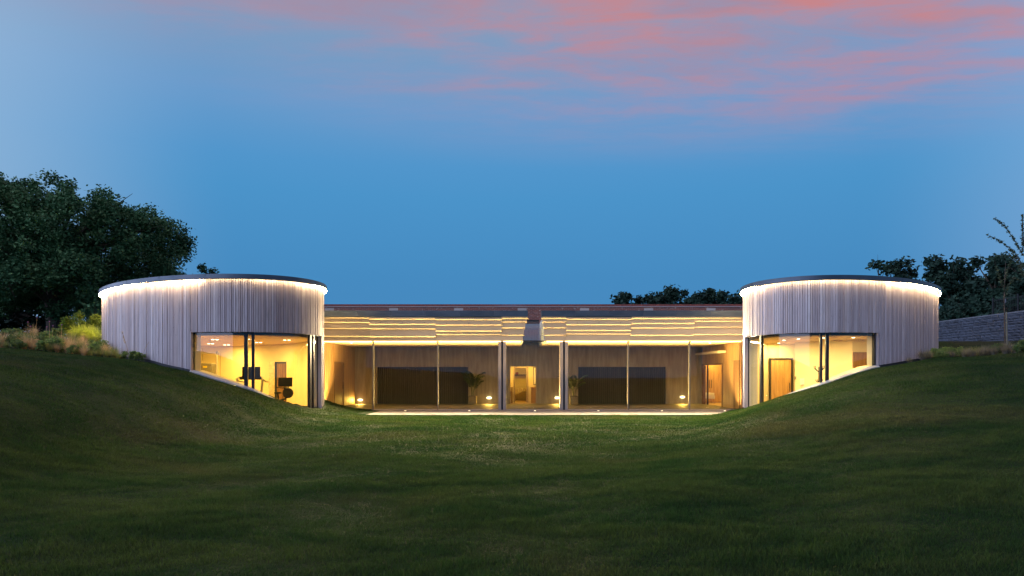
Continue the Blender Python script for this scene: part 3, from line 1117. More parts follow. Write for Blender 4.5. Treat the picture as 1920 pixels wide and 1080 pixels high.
OZ = pz(688, BY)
dz = pz(687, BY)
L0, L1, R0, R1, C0, C1 = bx(707), bx(878), bx(1084), bx(1249), bx(957), bx(1005)
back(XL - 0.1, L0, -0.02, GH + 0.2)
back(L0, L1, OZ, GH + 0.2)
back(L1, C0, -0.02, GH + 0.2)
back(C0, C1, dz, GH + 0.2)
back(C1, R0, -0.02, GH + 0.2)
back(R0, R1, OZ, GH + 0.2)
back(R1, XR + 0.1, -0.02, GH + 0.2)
# rooflight slot upper back wall
MB().box(SL0 - 0.3, SL1 + 0.3, BY + 0.36, 39.39, GH - 0.5, 4.5).build('back_wall', M['concrete'], gal)
MB().box(SL0 + 0.075, SL1 - 0.075, 37.605, 39.55, 4.2, 4.55).build('roof', M['zinc'], gal)
for (a, b) in ((L0, L1), (R0, R1)):
    pan = MB().box(a, b, BY + 0.20, BY + 0.30, -0.02, OZ).build('slatted_screen', M['black'], gal)
    n = int((b - a) / 0.115)
    for k in range(n):
        x0 = a + (b - a) * k / n
        MB().box(x0 + 0.012, x0 + (b - a) / n - 0.012, BY + 0.12 + 0.012 * (k % 2), BY + 0.198, 0.0, OZ - 0.004).build('slat', M['black'], pan)

# end walls: boarded linings seen end-on along the gallery, with door openings
def lining(X, dirx, y0, y1, z0, z1, m=M['timber'], w_=0.13):
    n = max(1, int(round((y1 - y0) / w_)))
    for k in range(n):
        a = y0 + (y1 - y0) * k / n
        b = y0 + (y1 - y0) * (k + 1) / n
        x0, x1 = sorted((X, X + dirx * (0.03 + 0.004 * (k % 3))))
        MB().box(x0, x1, a + 0.005, b - 0.005, z0, z1).build('lining_board', m, gal)


MB().box(XL - 0.12, XL, GY_ + 0.0, BY - 0.004, -0.02, GH + 0.1).build('end_wall', M['timberd'], gal)
lining(XL, 1, 32.35, 34.05, 0, GH - 0.005)
lining(XL, 1, 36.0, 38.55, 0, GH - 0.005)
lining(XL, 1, 34.05, 36.0, 2.30, GH - 0.005)
dl = MB().box(XL + 0.001, XL + 0.05, 34.06, 34.12, 0, 2.29).box(XL + 0.001, XL + 0.05, 35.93, 35.99, 0, 2.29).box(XL + 0.001, XL + 0.05, 34.121, 35.929, 2.23, 2.29).build('door', M['timberd'], gal)
for k in range(14):
    MB().box(XL + 0.002, XL + 0.022, 34.13 + k * 0.128, 34.13 + (k + 1) * 0.128 - 0.008, 0.01, 2.22).build('door_board', M['timberd'], dl)
MB().tube([(XL + 0.06, 35.7, 0.9), (XL + 0.06, 35.7, 1.25)], 0.02, 8).build('handle', M['blackm'], dl)
# right end wall with the opening to the lit room
OY0, OY1, OH_ = 34.75, 38.45, 2.22
for (a, b, z0, z1) in ((32.0, OY0, -0.02, GH + 0.1), (OY0, OY1, OH_, GH + 0.1), (OY1, BY - 0.004, -0.02, GH + 0.1)):
    MB().box(XR, XR + 0.12, a, b, z0, z1).build('end_wall', M['timberd'], gal)
lining(XR, -1, 33.0, OY0, 0, GH - 0.005)
lining(XR, -1, OY0, OY1, OH_ + 0.02, GH - 0.005)
dr_ = MB().box(XR - 0.05, XR - 0.001, 32.2, 32.25, 0, 2.32).box(XR - 0.05, XR - 0.001, 32.95, 32.99, 0, 2.32).box(XR - 0.05, XR - 0.001, 32.251, 32.949, 2.27, 2.32).build('door', M['timberd'], gal)
for k in range(5):
    MB().box(XR - 0.03, XR - 0.002, 32.26 + k * 0.138, 32.26 + (k + 1) * 0.138 - 0.008, 0.01, 2.26).build('door_board', M['timberd'], dr_)
lining(XR, -1, 32.2, 32.99, 2.33, GH - 0.005)
fr = MB().box(XR - 0.06, XR + 0.13, OY0 + 0.001, OY0 + 0.09, 0, OH_).box(XR - 0.06, XR + 0.13, OY1 - 0.07, OY1 - 0.001, 0, OH_).box(XR - 0.06, XR + 0.13, OY0 + 0.091, OY1 - 0.071, OH_ - 0.06, OH_ - 0.001)
fr = fr.build('opening_frame', M['timberd'], gal)
MB().box(XR - 0.02, XR + 0.06, 37.55, 37.63, 0, OH_ - 0.062).build('post', M['frame'], fr)

# lit room beyond the right end
RX1, RY0, RY1, RZ = 14.6, 34.2, 41.2, 2.75
MB().box(XR + 0.12, RX1, RY0, RY1, -0.2, -0.004).build('side_room_floor', M['floorw'], gal)
MB().box(XR - 0.4, RX1, RY0, RY1, RZ, RZ + 0.1).build('side_room_ceiling', M['plaster'], gal)
MB().box(XR - 0.4, RX1 + 0.1, RY1, RY1 + 0.1, -0.1, RZ).build('side_room_wall', M['plaster'], gal)
MB().box(RX1, RX1 + 0.1, RY0, RY1, -0.1, RZ).build('side_room_wall', M['plaster'], gal)
MB().box(XR + 0.121, RX1, RY0 - 0.1, RY0, -0.1, RZ).build('side_room_wall', M['plaster'], gal)
# dark shadow gap wall above the door as seen on the right end
cup = thing('timber_cupboard', 'tall timber cupboard doors with long dark handles behind the white armchair', 'cupboard', ray(1336, 40.6) + (0.0,))
cb = ray(1322, 40.7)
for k in range(4):
    x0 = ray(1322, 40.7)[0] + k * 0.27
    d_ = MB().box(x0 + 0.004, x0 + 0.266, 40.55, 40.60, 0.02, 2.55).build('cupboard_door', M['timber'], cup)
    if k in (0, 1):
        MB().box(x0 + (0.20 if k == 0 else 0.05), x0 + (0.225 if k == 0 else 0.075), 40.52, 40.549, 0.85, 1.35).build('handle', M['blackm'], d_)
MB().box(cb[0], cb[0] + 1.08, 40.601, 41.15, 0.0, 2.58).build('carcass', M['timberd'], cup)
shf = thing('open_shelves', 'narrow open shelves with small ornaments beside the timber cupboard', 'shelves', ray(1316.5, 40.7) + (0.0,))
xs0, xs1 = ray(1313, 40.7)[0], ray(1321, 40.7)[0]
MB().box(xs0, xs0 + 0.02, 40.6, 40.95, 0, 2.5).build('side_panel', M['timberd'], shf)
for k, z in enumerate((0.75, 1.1, 1.45, 1.8, 2.15)):
    MB().box(xs0 + 0.021, xs1, 40.6, 40.95, z, z + 0.03).build('shelf', M['timberd'], shf)
    MB().lathe(((xs0 + xs1) / 2, 40.72, z + 0.03), [(0.04, 0), (0.07, 0.06), (0.05, 0.14), (0.03, 0.17)], 10).build('ornament', M['white'] if k % 2 else M['terra'], shf)
# white armchair
ac = thing('armchair', 'white upholstered armchair in the lit room beyond the timber end wall', 'armchair', (*ray(1326.5, 39.6), 0.0))
ax_, ay_ = ray(1326.5, 39.6)
MB().hexa([(ax_ - 0.34, ay_ - 0.3, 0.28), (ax_ + 0.36, ay_ - 0.3, 0.24), (ax_ + 0.36, ay_ + 0.3, 0.24), (ax_ - 0.34, ay_ + 0.3, 0.28),
           (ax_ - 0.34, ay_ - 0.3, 0.42), (ax_ + 0.36, ay_ - 0.3, 0.44), (ax_ + 0.36, ay_ + 0.3, 0.44), (ax_ - 0.34, ay_ + 0.3, 0.42)]).build('seat', M['white'], ac, bevel=0.04)
MB().hexa([(ax_ - 0.34, ay_ - 0.3, 0.40), (ax_ - 0.20, ay_ - 0.3, 0.40), (ax_ - 0.20, ay_ + 0.3, 0.40), (ax_ - 0.34, ay_ + 0.3, 0.40),
           (ax_ - 0.52, ay_ - 0.24, 1.02), (ax_ - 0.40, ay_ - 0.26, 1.10), (ax_ - 0.40, ay_ + 0.26, 1.10), (ax_ - 0.52, ay_ + 0.24, 1.02)]).build('backrest', M['white'], ac, bevel=0.04)
for sgy in (-1, 1):
    MB().box(ax_ - 0.30, ax_ + 0.30, ay_ + sgy * 0.32 - 0.03, ay_ + sgy * 0.32 + 0.03, 0.42, 0.60).build('armrest', M['white'], ac, bevel=0.02)
    for sgx in (-1, 1):
        MB().tube([(ax_ + sgx * 0.28, ay_ + sgy * 0.25, 0.26), (ax_ + sgx * 0.33, ay_ + sgy * 0.28, 0.0)], 0.02, 8).build('leg', M['timber'], ac)

# lobby behind the central doorway
lob = 40.4
MB().box(C0 - 0.5, C1 + 0.5, BY + 0.36, 44.2, -0.2, -0.003).build('lobby_floor', M['floorw'], gal)
MB().box(C0 - 0.5, C1 + 0.5, BY + 0.351, 44.2, 2.45, 2.55).build('lobby_ceiling', M['plaster'], gal)
MB().box(C0 - 0.2, C0 - 0.1, BY + 0.351, 44.2, -0.1, 2.45).build('lobby_wall', M['plaster'], gal)
MB().box(C1 + 0.1, C1 + 0.2, BY + 0.351, 44.2, -0.1, 2.45).build('lobby_wall', M['plaster'], gal)
DX0, DX1 = ray(963.5, lob)[0], ray(990.5, lob)[0]
MB().box(C0 - 0.1, DX0, lob, lob + 0.1, -0.1, 2.45).build('lobby_wall', M['plaster'], gal)
MB().box(DX1, C1 + 0.1, lob, lob + 0.1, -0.1, 2.45).build('lobby_wall', M['plaster'], gal)
MB().box(DX0, DX1, lob, lob + 0.1, 2.12, 2.45).build('lobby_wall', M['plaster'], gal)
MB().box(C0 - 0.1, C1 + 0.1, 44.1, 44.2, -0.1, 2.45).build('lobby_wall', M['plaster'], gal)
f2 = MB().box(DX0, DX0 + 0.06, lob - 0.03, lob - 0.002, 0, 2.12).box(DX1 - 0.12, DX1, lob - 0.03, lob - 0.002, 0, 2.12).box(DX0 + 0.061, DX1 - 0.121, lob - 0.03, lob - 0.002, 2.05, 2.12)
f2.build('inner_door_frame', M['pillar'], gal)
pic = MB().box(ray(1000, 40.3)[0], ray(1004.6, 40.3)[0], lob - 0.05, lob - 0.003, 1.05, 2.10).build('mirror_frame', M['frame'], gal)
MB().box(ray(1000, 40.3)[0] + 0.03, ray(1004.6, 40.3)[0] - 0.01, lob - 0.056, lob - 0.051, 1.08, 2.07).build('mirror', M['white'], pic)
for nm_, p0, p1 in (('a', 957.5, 962), ('b', 995, 1004.6)):
    k = thing('console_table', 'timber console on the %s of the lobby doorway' % ('narrow side' if nm_ == 'a' else 'wide side under the framed mirror'), 'table', (*ray((p0 + p1) / 2, 39.9), 0.0))
    x0, x1 = ray(p0, 39.9)[0], ray(p1, 39.9)[0]
    MB().box(x0, x1, 39.6, 40.3, 0.88, 0.92).build('table_top', M['timber'], k)
    MB().box(x0 + 0.03, x1 - (0.03 if nm_ == 'a' else 0), 39.65, 40.28, 0.0, 0.879).build('side_panel', M['timberd' if nm_ == 'a' else 'timber'], k)
shelf2 = thing('wall_shelf', 'dark wall shelf with a red pot in the room behind the central doorway', 'shelf', (*ray(977, 43.9), 1.95))
MB().box(ray(964, 43.6)[0], ray(990, 43.6)[0], 43.75, 44.09, 1.60, 1.66).build('shelf_board', M['frame'], shelf2)
rp = MB().lathe((ray(969.5, 43.9)[0], 43.9, 1.661), [(0.05, 0), (0.09, 0.05), (0.09, 0.12), (0.06, 0.15)], 12).build('red_pot', M['terra'])
tag(rp, 'small red pot standing on the dark wall shelf', 'pot')
tb = thing('cloth_covered_table', 'table under a crumpled cream cloth behind the central doorway', 'table', (*ray(977, 43.3), 0.0))
tx0, tx1 = ray(964.5, 43.3)[0], ray(989, 43.3)[0]
cv = MB()
n = 18
top = []
for i in range(n + 1):
    xx = tx0 + (tx1 - tx0) * i / n
    dr = 0.42 - 0.30 * i / n + 0.05 * math.sin(i * 1.9)
    top.append([(xx, 43.95, 0.80), (xx, 42.95 + 0.02 * math.sin(i * 2.3), 0.80 + 0.03 * math.sin(i * 1.1)), (xx, 42.92 + 0.03 * math.sin(i * 2.3), 0.80 - dr), (xx, 42.945 + 0.03 * math.sin(i * 2.3), 0.80 - dr), (xx, 42.97, 0.775), (xx, 43.95, 0.775)])
cv.sweep(top)
cv.build('cloth', M['cloth'], tb, smooth=False)
for sx_ in (tx0 + 0.06, tx1 - 0.06):
    for yy in (43.02, 43.9):
        MB().box(sx_ - 0.025, sx_ + 0.025, yy - 0.025, yy + 0.025, 0, 0.774).build('leg', M['timberd'], tb)

# gallery lamps ---------------------------------------------------------------
EM_WALL = emis('wall_light_lens', (1.0, 0.80, 0.48), 9.0)
wl_names = ['beside the boarded end wall with a door', 'beside the tall potted palm', 'between the central doorway and the column', 'beside the dark screen near the lit room']
for (px, py), wn in zip(((675, 750), (917, 746), (1045, 746), (1280, 744.5)), wl_names):
    X_, Y_, Z_ = ray(px, BY - 0.06, py)
    wl = thing('wall_light', 'oval wall light glowing low ' + wn, 'light', (X_, BY, Z_), 'low wall lights')
    MB().add([(X_ + 0.115 * math.cos(a), BY - 0.07 * max(0.0, 1) , Z_ + 0.04 * math.sin(a)) for a in np.linspace(0, 2 * math.pi, 16, endpoint=False)]
             + [(X_ + 0.135 * math.cos(a), BY - 0.002, Z_ + 0.05 * math.sin(a)) for a in np.linspace(0, 2 * math.pi, 16, endpoint=False)],
             [tuple(range(15, -1, -1))] + [(i, (i + 1) % 16, 16 + (i + 1) % 16, 16 + i) for i in range(16)]).build('lens', EM_WALL, wl)
    ld = bpy.data.lights.new('wall_lamp', 'AREA')
    ld.shape = 'RECTANGLE'; ld.size = 0.3; ld.size_y = 0.08; ld.energy = 40; ld.color = WARM
    lo = bpy.data.objects.new('wall_lamp', ld)
    COL.objects.link(lo)
    lo.location = (X_, BY - 0.10, Z_)
    lo.rotation_euler = (rad(-70), 0, 0)
    attach(lo, wl)

# light line in the floor along the glass, shining up at ceiling and fascia
EM_LINE = emis('floor_light_line', (1.0, 0.64, 0.20), 9.0)
for a, b in zip(edges[:-1], edges[1:]):
    fl = MB().box(a + 0.25, b - 0.25, GY_ + 0.16, GY_ + 0.20, -0.005, 0.004).build('floor_light', EM_LINE, gal)
    ld = bpy.data.lights.new('floor_lamp', 'AREA')
    ld.shape = 'RECTANGLE'; ld.size = b - a - 0.5; ld.size_y = 0.05; ld.energy = 480; ld.color = (1.0, 0.66, 0.24)
    ld.spread = rad(120)
    lo = bpy.data.objects.new('floor_lamp', ld)
    COL.objects.link(lo)
    lo.location = ((a + b) / 2, GY_ + 0.18, 0.03)
    lo.rotation_euler = (rad(180), 0, 0)
    attach(lo, gal)
# lamps of the lobby, the room behind it and the side room
downlight(gal, (C0 + C1) / 2, 39.6, 2.45, 50)
downlight(gal, (DX0 + DX1) / 2, 42.4, 2.45, 30, size=0.2)
downlight(gal, 12.0, 38.6, RZ, 110)
downlight(gal, 11.75, 40.2, RZ, 60)
downlight(gal, 13.2, 36.4, RZ, 30)
downlight(gal, XL + 1.0, 33.6, GH, 26)
downlight(gal, XR - 1.0, 33.6, GH, 26)

# light line under the foot of the stepped fascia, washing the terrace
EM_SOF = emis('soffit_light_line', (1.0, 0.72, 0.34), 7.0)
for a, b in zip([XL] + edges[1:-1], edges[1:-1] + [XR]):
    spans = [(a, b)] if not (a < 1.0 < b) else [(a, SL0), (SL1, b)]
    for (c, d) in spans:
        MB().box(c + 0.06, d - 0.06, GY_ - 0.155, GY_ - 0.12, GH - 0.035, GH - 0.005).build('soffit_light', EM_SOF, gal)
        ld = bpy.data.lights.new('soffit_lamp', 'AREA')
        ld.shape = 'RECTANGLE'; ld.size = d - c - 0.15; ld.size_y = 0.04; ld.energy = 175 * (d - c); ld.color = (1.0, 0.76, 0.40); ld.spread = rad(104)
        lo = bpy.data.objects.new('soffit_lamp', ld)
        COL.objects.link(lo)
        lo.location = ((c + d) / 2, GY_ - 0.20, GH - 0.05)
        lo.rotation_euler = (rad(-79), 0, 0)
        attach(lo, gal)

# ground uplights in the terrace
EM_UP = emis('ground_light_lens', (1.0, 0.82, 0.5), 6.0)
ups = [(640, 'hidden'), (760, ''), (880, ''), (1003, ''), (1122, ''), (1241, ''), (1359, '')]
for i, (px, _) in enumerate(ups):
    X_, Y_ = ray(px, 30.6)
    ug = thing('ground_light', 'small recessed uplight in the terrace along the gallery glass', 'light', (X_, Y_, 0.0), 'terrace uplights')
    MB().lathe((X_, Y_, 0.003), [(0.075, 0.0), (0.075, 0.010), (0.06, 0.014)], 16).build('rim', M['steel'], ug)
    MB().lathe((X_, Y_, 0.0175), [(0.045, 0.0), (0.035, 0.006), (0.02, 0.009)], 12).build('lens', EM_UP, ug)
    ld = bpy.data.lights.new('uplight_lamp', 'SPOT')
    ld.energy = 330; ld.spot_size = rad(110); ld.spot_blend = 0.9; ld.color = (1.0, 0.70, 0.34); ld.shadow_soft_size = 0.05
    lo = bpy.data.objects.new('uplight_lamp', ld)
    COL.objects.link(lo)
    lo.location = (X_, Y_ - 0.30, 0.06)
    lo.rotation_euler = (rad(180 - 8), 0, 0)
    attach(lo, ug)

# ------------------------------------------------------------------ old garden wall behind
BW = 39.6
zc_ = EYE + (HOR - 570.5) / F * BW
gw = thing('brick_garden_wall', 'old red brick garden wall rising behind the gallery roof', 'wall', (0.9, BW, 2.9))
MB().box(-14.5, 16.0, BW, BW + 0.33, 2.9, zc_ - 0.155).build('brickwork', M['brick'], gw)
MB().box(-14.5, 16.0, BW - 0.045, BW + 0.375, zc_ - 0.154, zc_ - 0.112).build('tile_creasing', M['mortar'], gw)
cb_ = MB()
x = -14.5
k = 0
while x < 16:
    cb_.box(x + 0.005, x + 0.070, BW - 0.02, BW + 0.35, zc_ - 0.111, zc_ + 0.004 * math.sin(k * 2.7))
    x += 0.075
    k += 1
kind(cb_.build('coping_bricks', M['bricke'], gw), 'stuff')
for px in (618, 738, 860, 979, 1096, 1216, 1333):
    xx = (px - 960) / F * BW
    MB().box(xx - 0.26, xx + 0.26, BW - 0.012, BW + 0.1, pz(581.8, BW) - 0.02, pz(577.6, BW)).build('pad_stone', M['pad'], gw)

# ------------------------------------------------------------------ gym and reception contents
def gym():
    # cable machine: pale tubular frame with a grey weight housing
    X_, Y_ = ray(395, 30.0)
    def P_(px, py):
        return ray(px, 30.0, py)
    g = thing('cable_machine', 'cable exercise machine with pale tubular frame and grey housing', 'gym machine', (X_, Y_, 0.0))
    p0, p1 = P_(372, 661.5), P_(408, 662)
    MB().tube([p0, p1], 0.045, 10).build('top_bar', M['steel'], g)
    p2 = P_(406.5, 664)
    MB().tube([(p2[0], p2[1], p2[2]), (p2[0], p2[1], 0.0)], 0.042, 10).build('upright', M['steel'], g)
    MB().lathe((p1[0], p1[1], p1[2] - 0.07), [(0.05, 0), (0.075, 0.03), (0.075, 0.10), (0.05, 0.14)], 12).build('pulley', M['grey'], g)
    xa, xb = P_(368, 700)[0], P_(396.5, 700)[0]
    zt = P_(380, 681)[2]
    MB().box(xa, xb, Y_ + 0.1, Y_ + 0.55, 0.0, zt).build('housing', M['grey'], g, bevel=0.09)
    MB().box(xa + 0.25, xb - 0.24, Y_ + 0.092, Y_ + 0.099, zt - 0.20, zt - 0.12).build('label_plate', M['yellow'], g)
    c0 = P_(413, 664)
    MB().tube([c0, (c0[0], c0[1], 0.3)], 0.006, 6).build('cable', M['blackm'], g)
    c1 = P_(380, 653)
    MB().tube([(p0[0], p0[1] , c1[2]), c1, (c1[0], c1[1], zt + .1)], 0.006, 6).build('cable', M['blackm'], g)
    # treadmill with large screen
    X_, Y_ = ray(471, 28.6)
    t_ = thing('treadmill', 'treadmill with large black screen and curved handrails behind the paired mullions', 'treadmill', (X_, Y_, 0.0))
    def Q(px, py, d=0.0):
        return ray(px, 28.6 + d, py)
    a, b = Q(454, 708), Q(488, 687.5)
    MB().box(a[0], b[0], Y_ - 0.03, Y_ + 0.04, a[2], b[2]).build('screen', M['screen'], t_, bevel=0.03)
    l, r = Q(445, 713), Q(494, 713)
    MB().box(l[0] + 0.08, r[0] - 0.08, Y_ - 0.02, Y_ + 0.12, Q(0, 712)[2], Q(0, 706)[2]).build('console', M['blackm'], t_, bevel=0.03)
    for e, sg in ((l, 1), (r, -1)):
        MB().tube([(e[0] + sg * 0.22, Y_ + 0.05, e[2] + 0.14), (e[0] + sg * 0.08, Y_ + 0.02, e[2] + 0.13), (e[0], Y_ - 0.1, e[2] + 0.05), (e[0], Y_ + 0.25, e[2] - 0.05), (e[0] + sg * 0.05, Y_ + 0.8, e[2] - 0.08)], 0.035, 8).build('handrail', M['grey'], t_)
        MB().tube([(e[0] + sg * 0.02, Y_ - 0.05, e[2] + 0.05), (e[0] + sg * 0.1, Y_ - 0.15, 0.12)], 0.05, 8).build('upright', M['grey'], t_)
    MB().box(l[0] + 0.1, r[0] - 0.1, Y_ - 0.3, Y_ + 1.7, 0.0, 0.16).build('running_deck', M['blackm'], t_, bevel=0.03)
    # exercise bike
    X_, Y_ = ray(533, 29.0)
    k_ = thing('exercise_bike', 'exercise bike with flat black screen and round flywheel', 'exercise bike', (X_, Y_, 0.0))
    def R(px, py, d=0.0):
        return ray(px, 29.0 + d, py)
    a, b = R(521.5, 725), R(548, 708)
    MB().hexa([(a[0], Y_ - 0.03, a[2]), (b[0], Y_ - 0.03, a[2]), (b[0], Y_ + 0.02, a[2]), (a[0], Y_ + 0.02, a[2]),
               (a[0], Y_, b[2]), (b[0], Y_, b[2] + 0.01), (b[0], Y_ + 0.05, b[2] + 0.01), (a[0], Y_ + 0.05, b[2])]).build('screen', M['screen'], k_, bevel=0.015)
    wv = R(540, 737)
    fw = MB()
    ring_ = [(wv[0] + 0.22 * math.cos(q), wv[2] + 0.22 * math.sin(q)) for q in np.linspace(0, 2 * math.pi, 24, endpoint=False)]
    fw.add([(p[0], Y_ - 0.05, p[1]) for p in ring_] + [(p[0], Y_ + 0.05, p[1]) for p in ring_], [tuple(range(24)), tuple(range(47, 23, -1))] + [(i, 24 + i, 24 + (i + 1) % 24, (i + 1) % 24) for i in range(24)])
    fw.build('flywheel', M['blackm'], k_)
    MB().tube([(wv[0] - 0.08, Y_, wv[2] + 0.1), (X_ - 0.02, Y_, a[2] - 0.02)], 0.04, 8).build('stem', M['blackm'], k_)
    MB().tube([(wv[0] - 0.55, Y_ + 0.05, 0.05), (wv[0] - 0.42, Y_ + 0.05, 0.55), (wv[0] - 0.45, Y_ + 0.05, 0.82)], 0.035, 8).build('seat_post', M['blackm'], k_)
    MB().box(wv[0] - 0.58, wv[0] - 0.32, Y_ - 0.05, Y_ + 0.15, 0.82, 0.9).build('saddle', M['blackm'], k_, bevel=0.03)
    MB().tube([(a[0] - 0.08, Y_ - 0.12, a[2] - 0.02), (X_ - 0.1, Y_, a[2] - 0.05), (b[0] - 0.1, Y_ - 0.12, a[2] - 0.02)], 0.02, 8).build('handlebar', M['blackm'], k_)
    MB().box(wv[0] - 0.7, wv[0] + 0.3, Y_ - 0.04, Y_ + 0.08, 0.0, 0.07).build('base', M['blackm'], k_)
    MB().tube([(wv[0] - 0.42, Y_ + 0.02, 0.5), (wv[0] - 0.1, Y_ + 0.02, 0.62), (wv[0], Y_ + 0.02, wv[2])], 0.045, 8).build('frame', M['blackm'], k_)


gym()
cx_, cy_ = ray(1536, 27.9)
cs = thing('coat_stand', 'black coat stand with branching hooks beside the slim mullion', 'coat stand', (cx_, cy_, 0.0))
MB().tube([(cx_, cy_, 0.0), (cx_, cy_, 1.95)], 0.035, 8).build('pole', M['blackm'], cs)
MB().lathe((cx_, cy_, 0.0), [(0.22, 0), (0.22, 0.03), (0.04, 0.06)], 16).build('base', M['blackm'], cs)
for z, rr in ((1.72, 0.24), (1.28, 0.14), (0.92, 0.12)):
    for k in range(4):
        a = k * math.pi / 2 + 0.35 + z
        MB().tube([(cx_, cy_, z), (cx_ + rr * 0.6 * math.cos(a), cy_ + rr * 0.6 * math.sin(a), z + rr * 0.42), (cx_ + rr * math.cos(a), cy_ + rr * math.sin(a), z + rr * 0.75), (cx_ + rr * 1.02 * math.cos(a), cy_ + rr * 1.02 * math.sin(a), z + rr * 1.15)], 0.014, 6).build('hook', M['blackm'], cs)

# ------------------------------------------------------------------ potted palms
def palm(px, Y, h, seed, label, nf):
    r = random.Random(seed)
    x, y = ray(px, Y)
    p = thing('potted_palm', label, 'potted plant', (x, y, 0.0), 'potted palms')
    MB().box(x - 0.22, x + 0.22, y - 0.22, y + 0.22, 0.0, 0.46).build('pot', M['pot'], p, bevel=0.03)
    MB().box(x - 0.19, x + 0.19, y - 0.19, y + 0.19, 0.461, 0.47).build('soil', M['soil'], p)
    for i in range(nf):
        a = r.uniform(0, 2 * math.pi)
        ln = h * r.uniform(0.55, 1.0)
        sp = r.uniform(0.25, 0.75)
        base = Vector((x + 0.06 * math.cos(a), y + 0.06 * math.sin(a), 0.45))
        pts = []
        for k in range(9):
            u = k / 8
            rr = sp * (u ** 1.8)
            zz = ln * (u - 0.30 * u ** 3)
            pts.append(base + Vector((rr * math.cos(a), rr * math.sin(a), zz)))
        st = MB().tube(pts, [0.014 * (1 - 0.7 * k / 8) for k in range(9)], 5).build('frond', M['palmstem'], p)
        lf = MB()
        for k in range(22):
            u = 0.35 + 0.65 * k / 21
            i0 = min(int(u * 8), 7)
            q = pts[i0].lerp(pts[i0 + 1], u * 8 - i0)
            d = (pts[i0 + 1] - pts[i0]).normalized()
            side = d.cross(Vector((0, 0, 1))).normalized()
            for sg in (-1, 1):
                L_ = 0.34 * (1 - 0.55 * abs(u - 0.6) / 0.4) * r.uniform(0.8, 1.1)
                dr = (side * sg + d * 0.7 + Vector((0, 0, -0.25 + r.uniform(-.15, .15)))).normalized()
                wv = d * 0.018
                tip = q + dr * L_ + Vector((0, 0, -0.06))
                mid = q + dr * L_ * 0.5
                lf.add([q - wv * .4, mid - wv, tip, mid + wv], [(0, 1, 2, 3)])
        lf.build('leaflets', M['palm'], st)


palm(886, 38.0, 2.15, 5, 'tall potted palm in a square pot beside the longer dark slatted screen', 15)
palm(1076, 37.6, 1.95, 9, 'potted palm in a square pot close behind the timber column', 13)

# ------------------------------------------------------------------ trees
def leaves(centers, radii, n_per, size, rng, flat=0.75, shell=0.5):
    """leaf quads scattered in clumps; returns verts and quads"""
    V, k = [], 0
    tot = []
    for c, r, n in zip(centers, radii, n_per):
        d = rng.normal(size=(n, 3))
        d /= np.linalg.norm(d, axis=1)[:, None] + 1e-9
        rr = r * (shell + (1 - shell) * rng.random(n)) ** 1.0 * rng.uniform(0.35, 1.05, n)
        p = np.asarray(c) + d * rr[:, None] * np.array([1, 1, flat])
        tot.append(p)
    Pn = np.concatenate(tot)
    n = len(Pn)
    u = rng.normal(size=(n, 3)); u[:, 2] *= 0.6
    u /= np.linalg.norm(u, axis=1)[:, None]
    v = rng.normal(size=(n, 3))
    v -= (v * u).sum(1)[:, None] * u
    v /= np.linalg.norm(v, axis=1)[:, None]
    s = size * rng.uniform(0.6, 1.3, n)[:, None]
    a, b, c_, d_ = Pn - u * s, Pn + v * s * 0.55, Pn + u * s, Pn - v * s * 0.55
    V = np.stack([a, b, c_, d_], 1).reshape(-1, 3)
    Fi = np.arange(4 * n).reshape(n, 4)
    return V, Fi


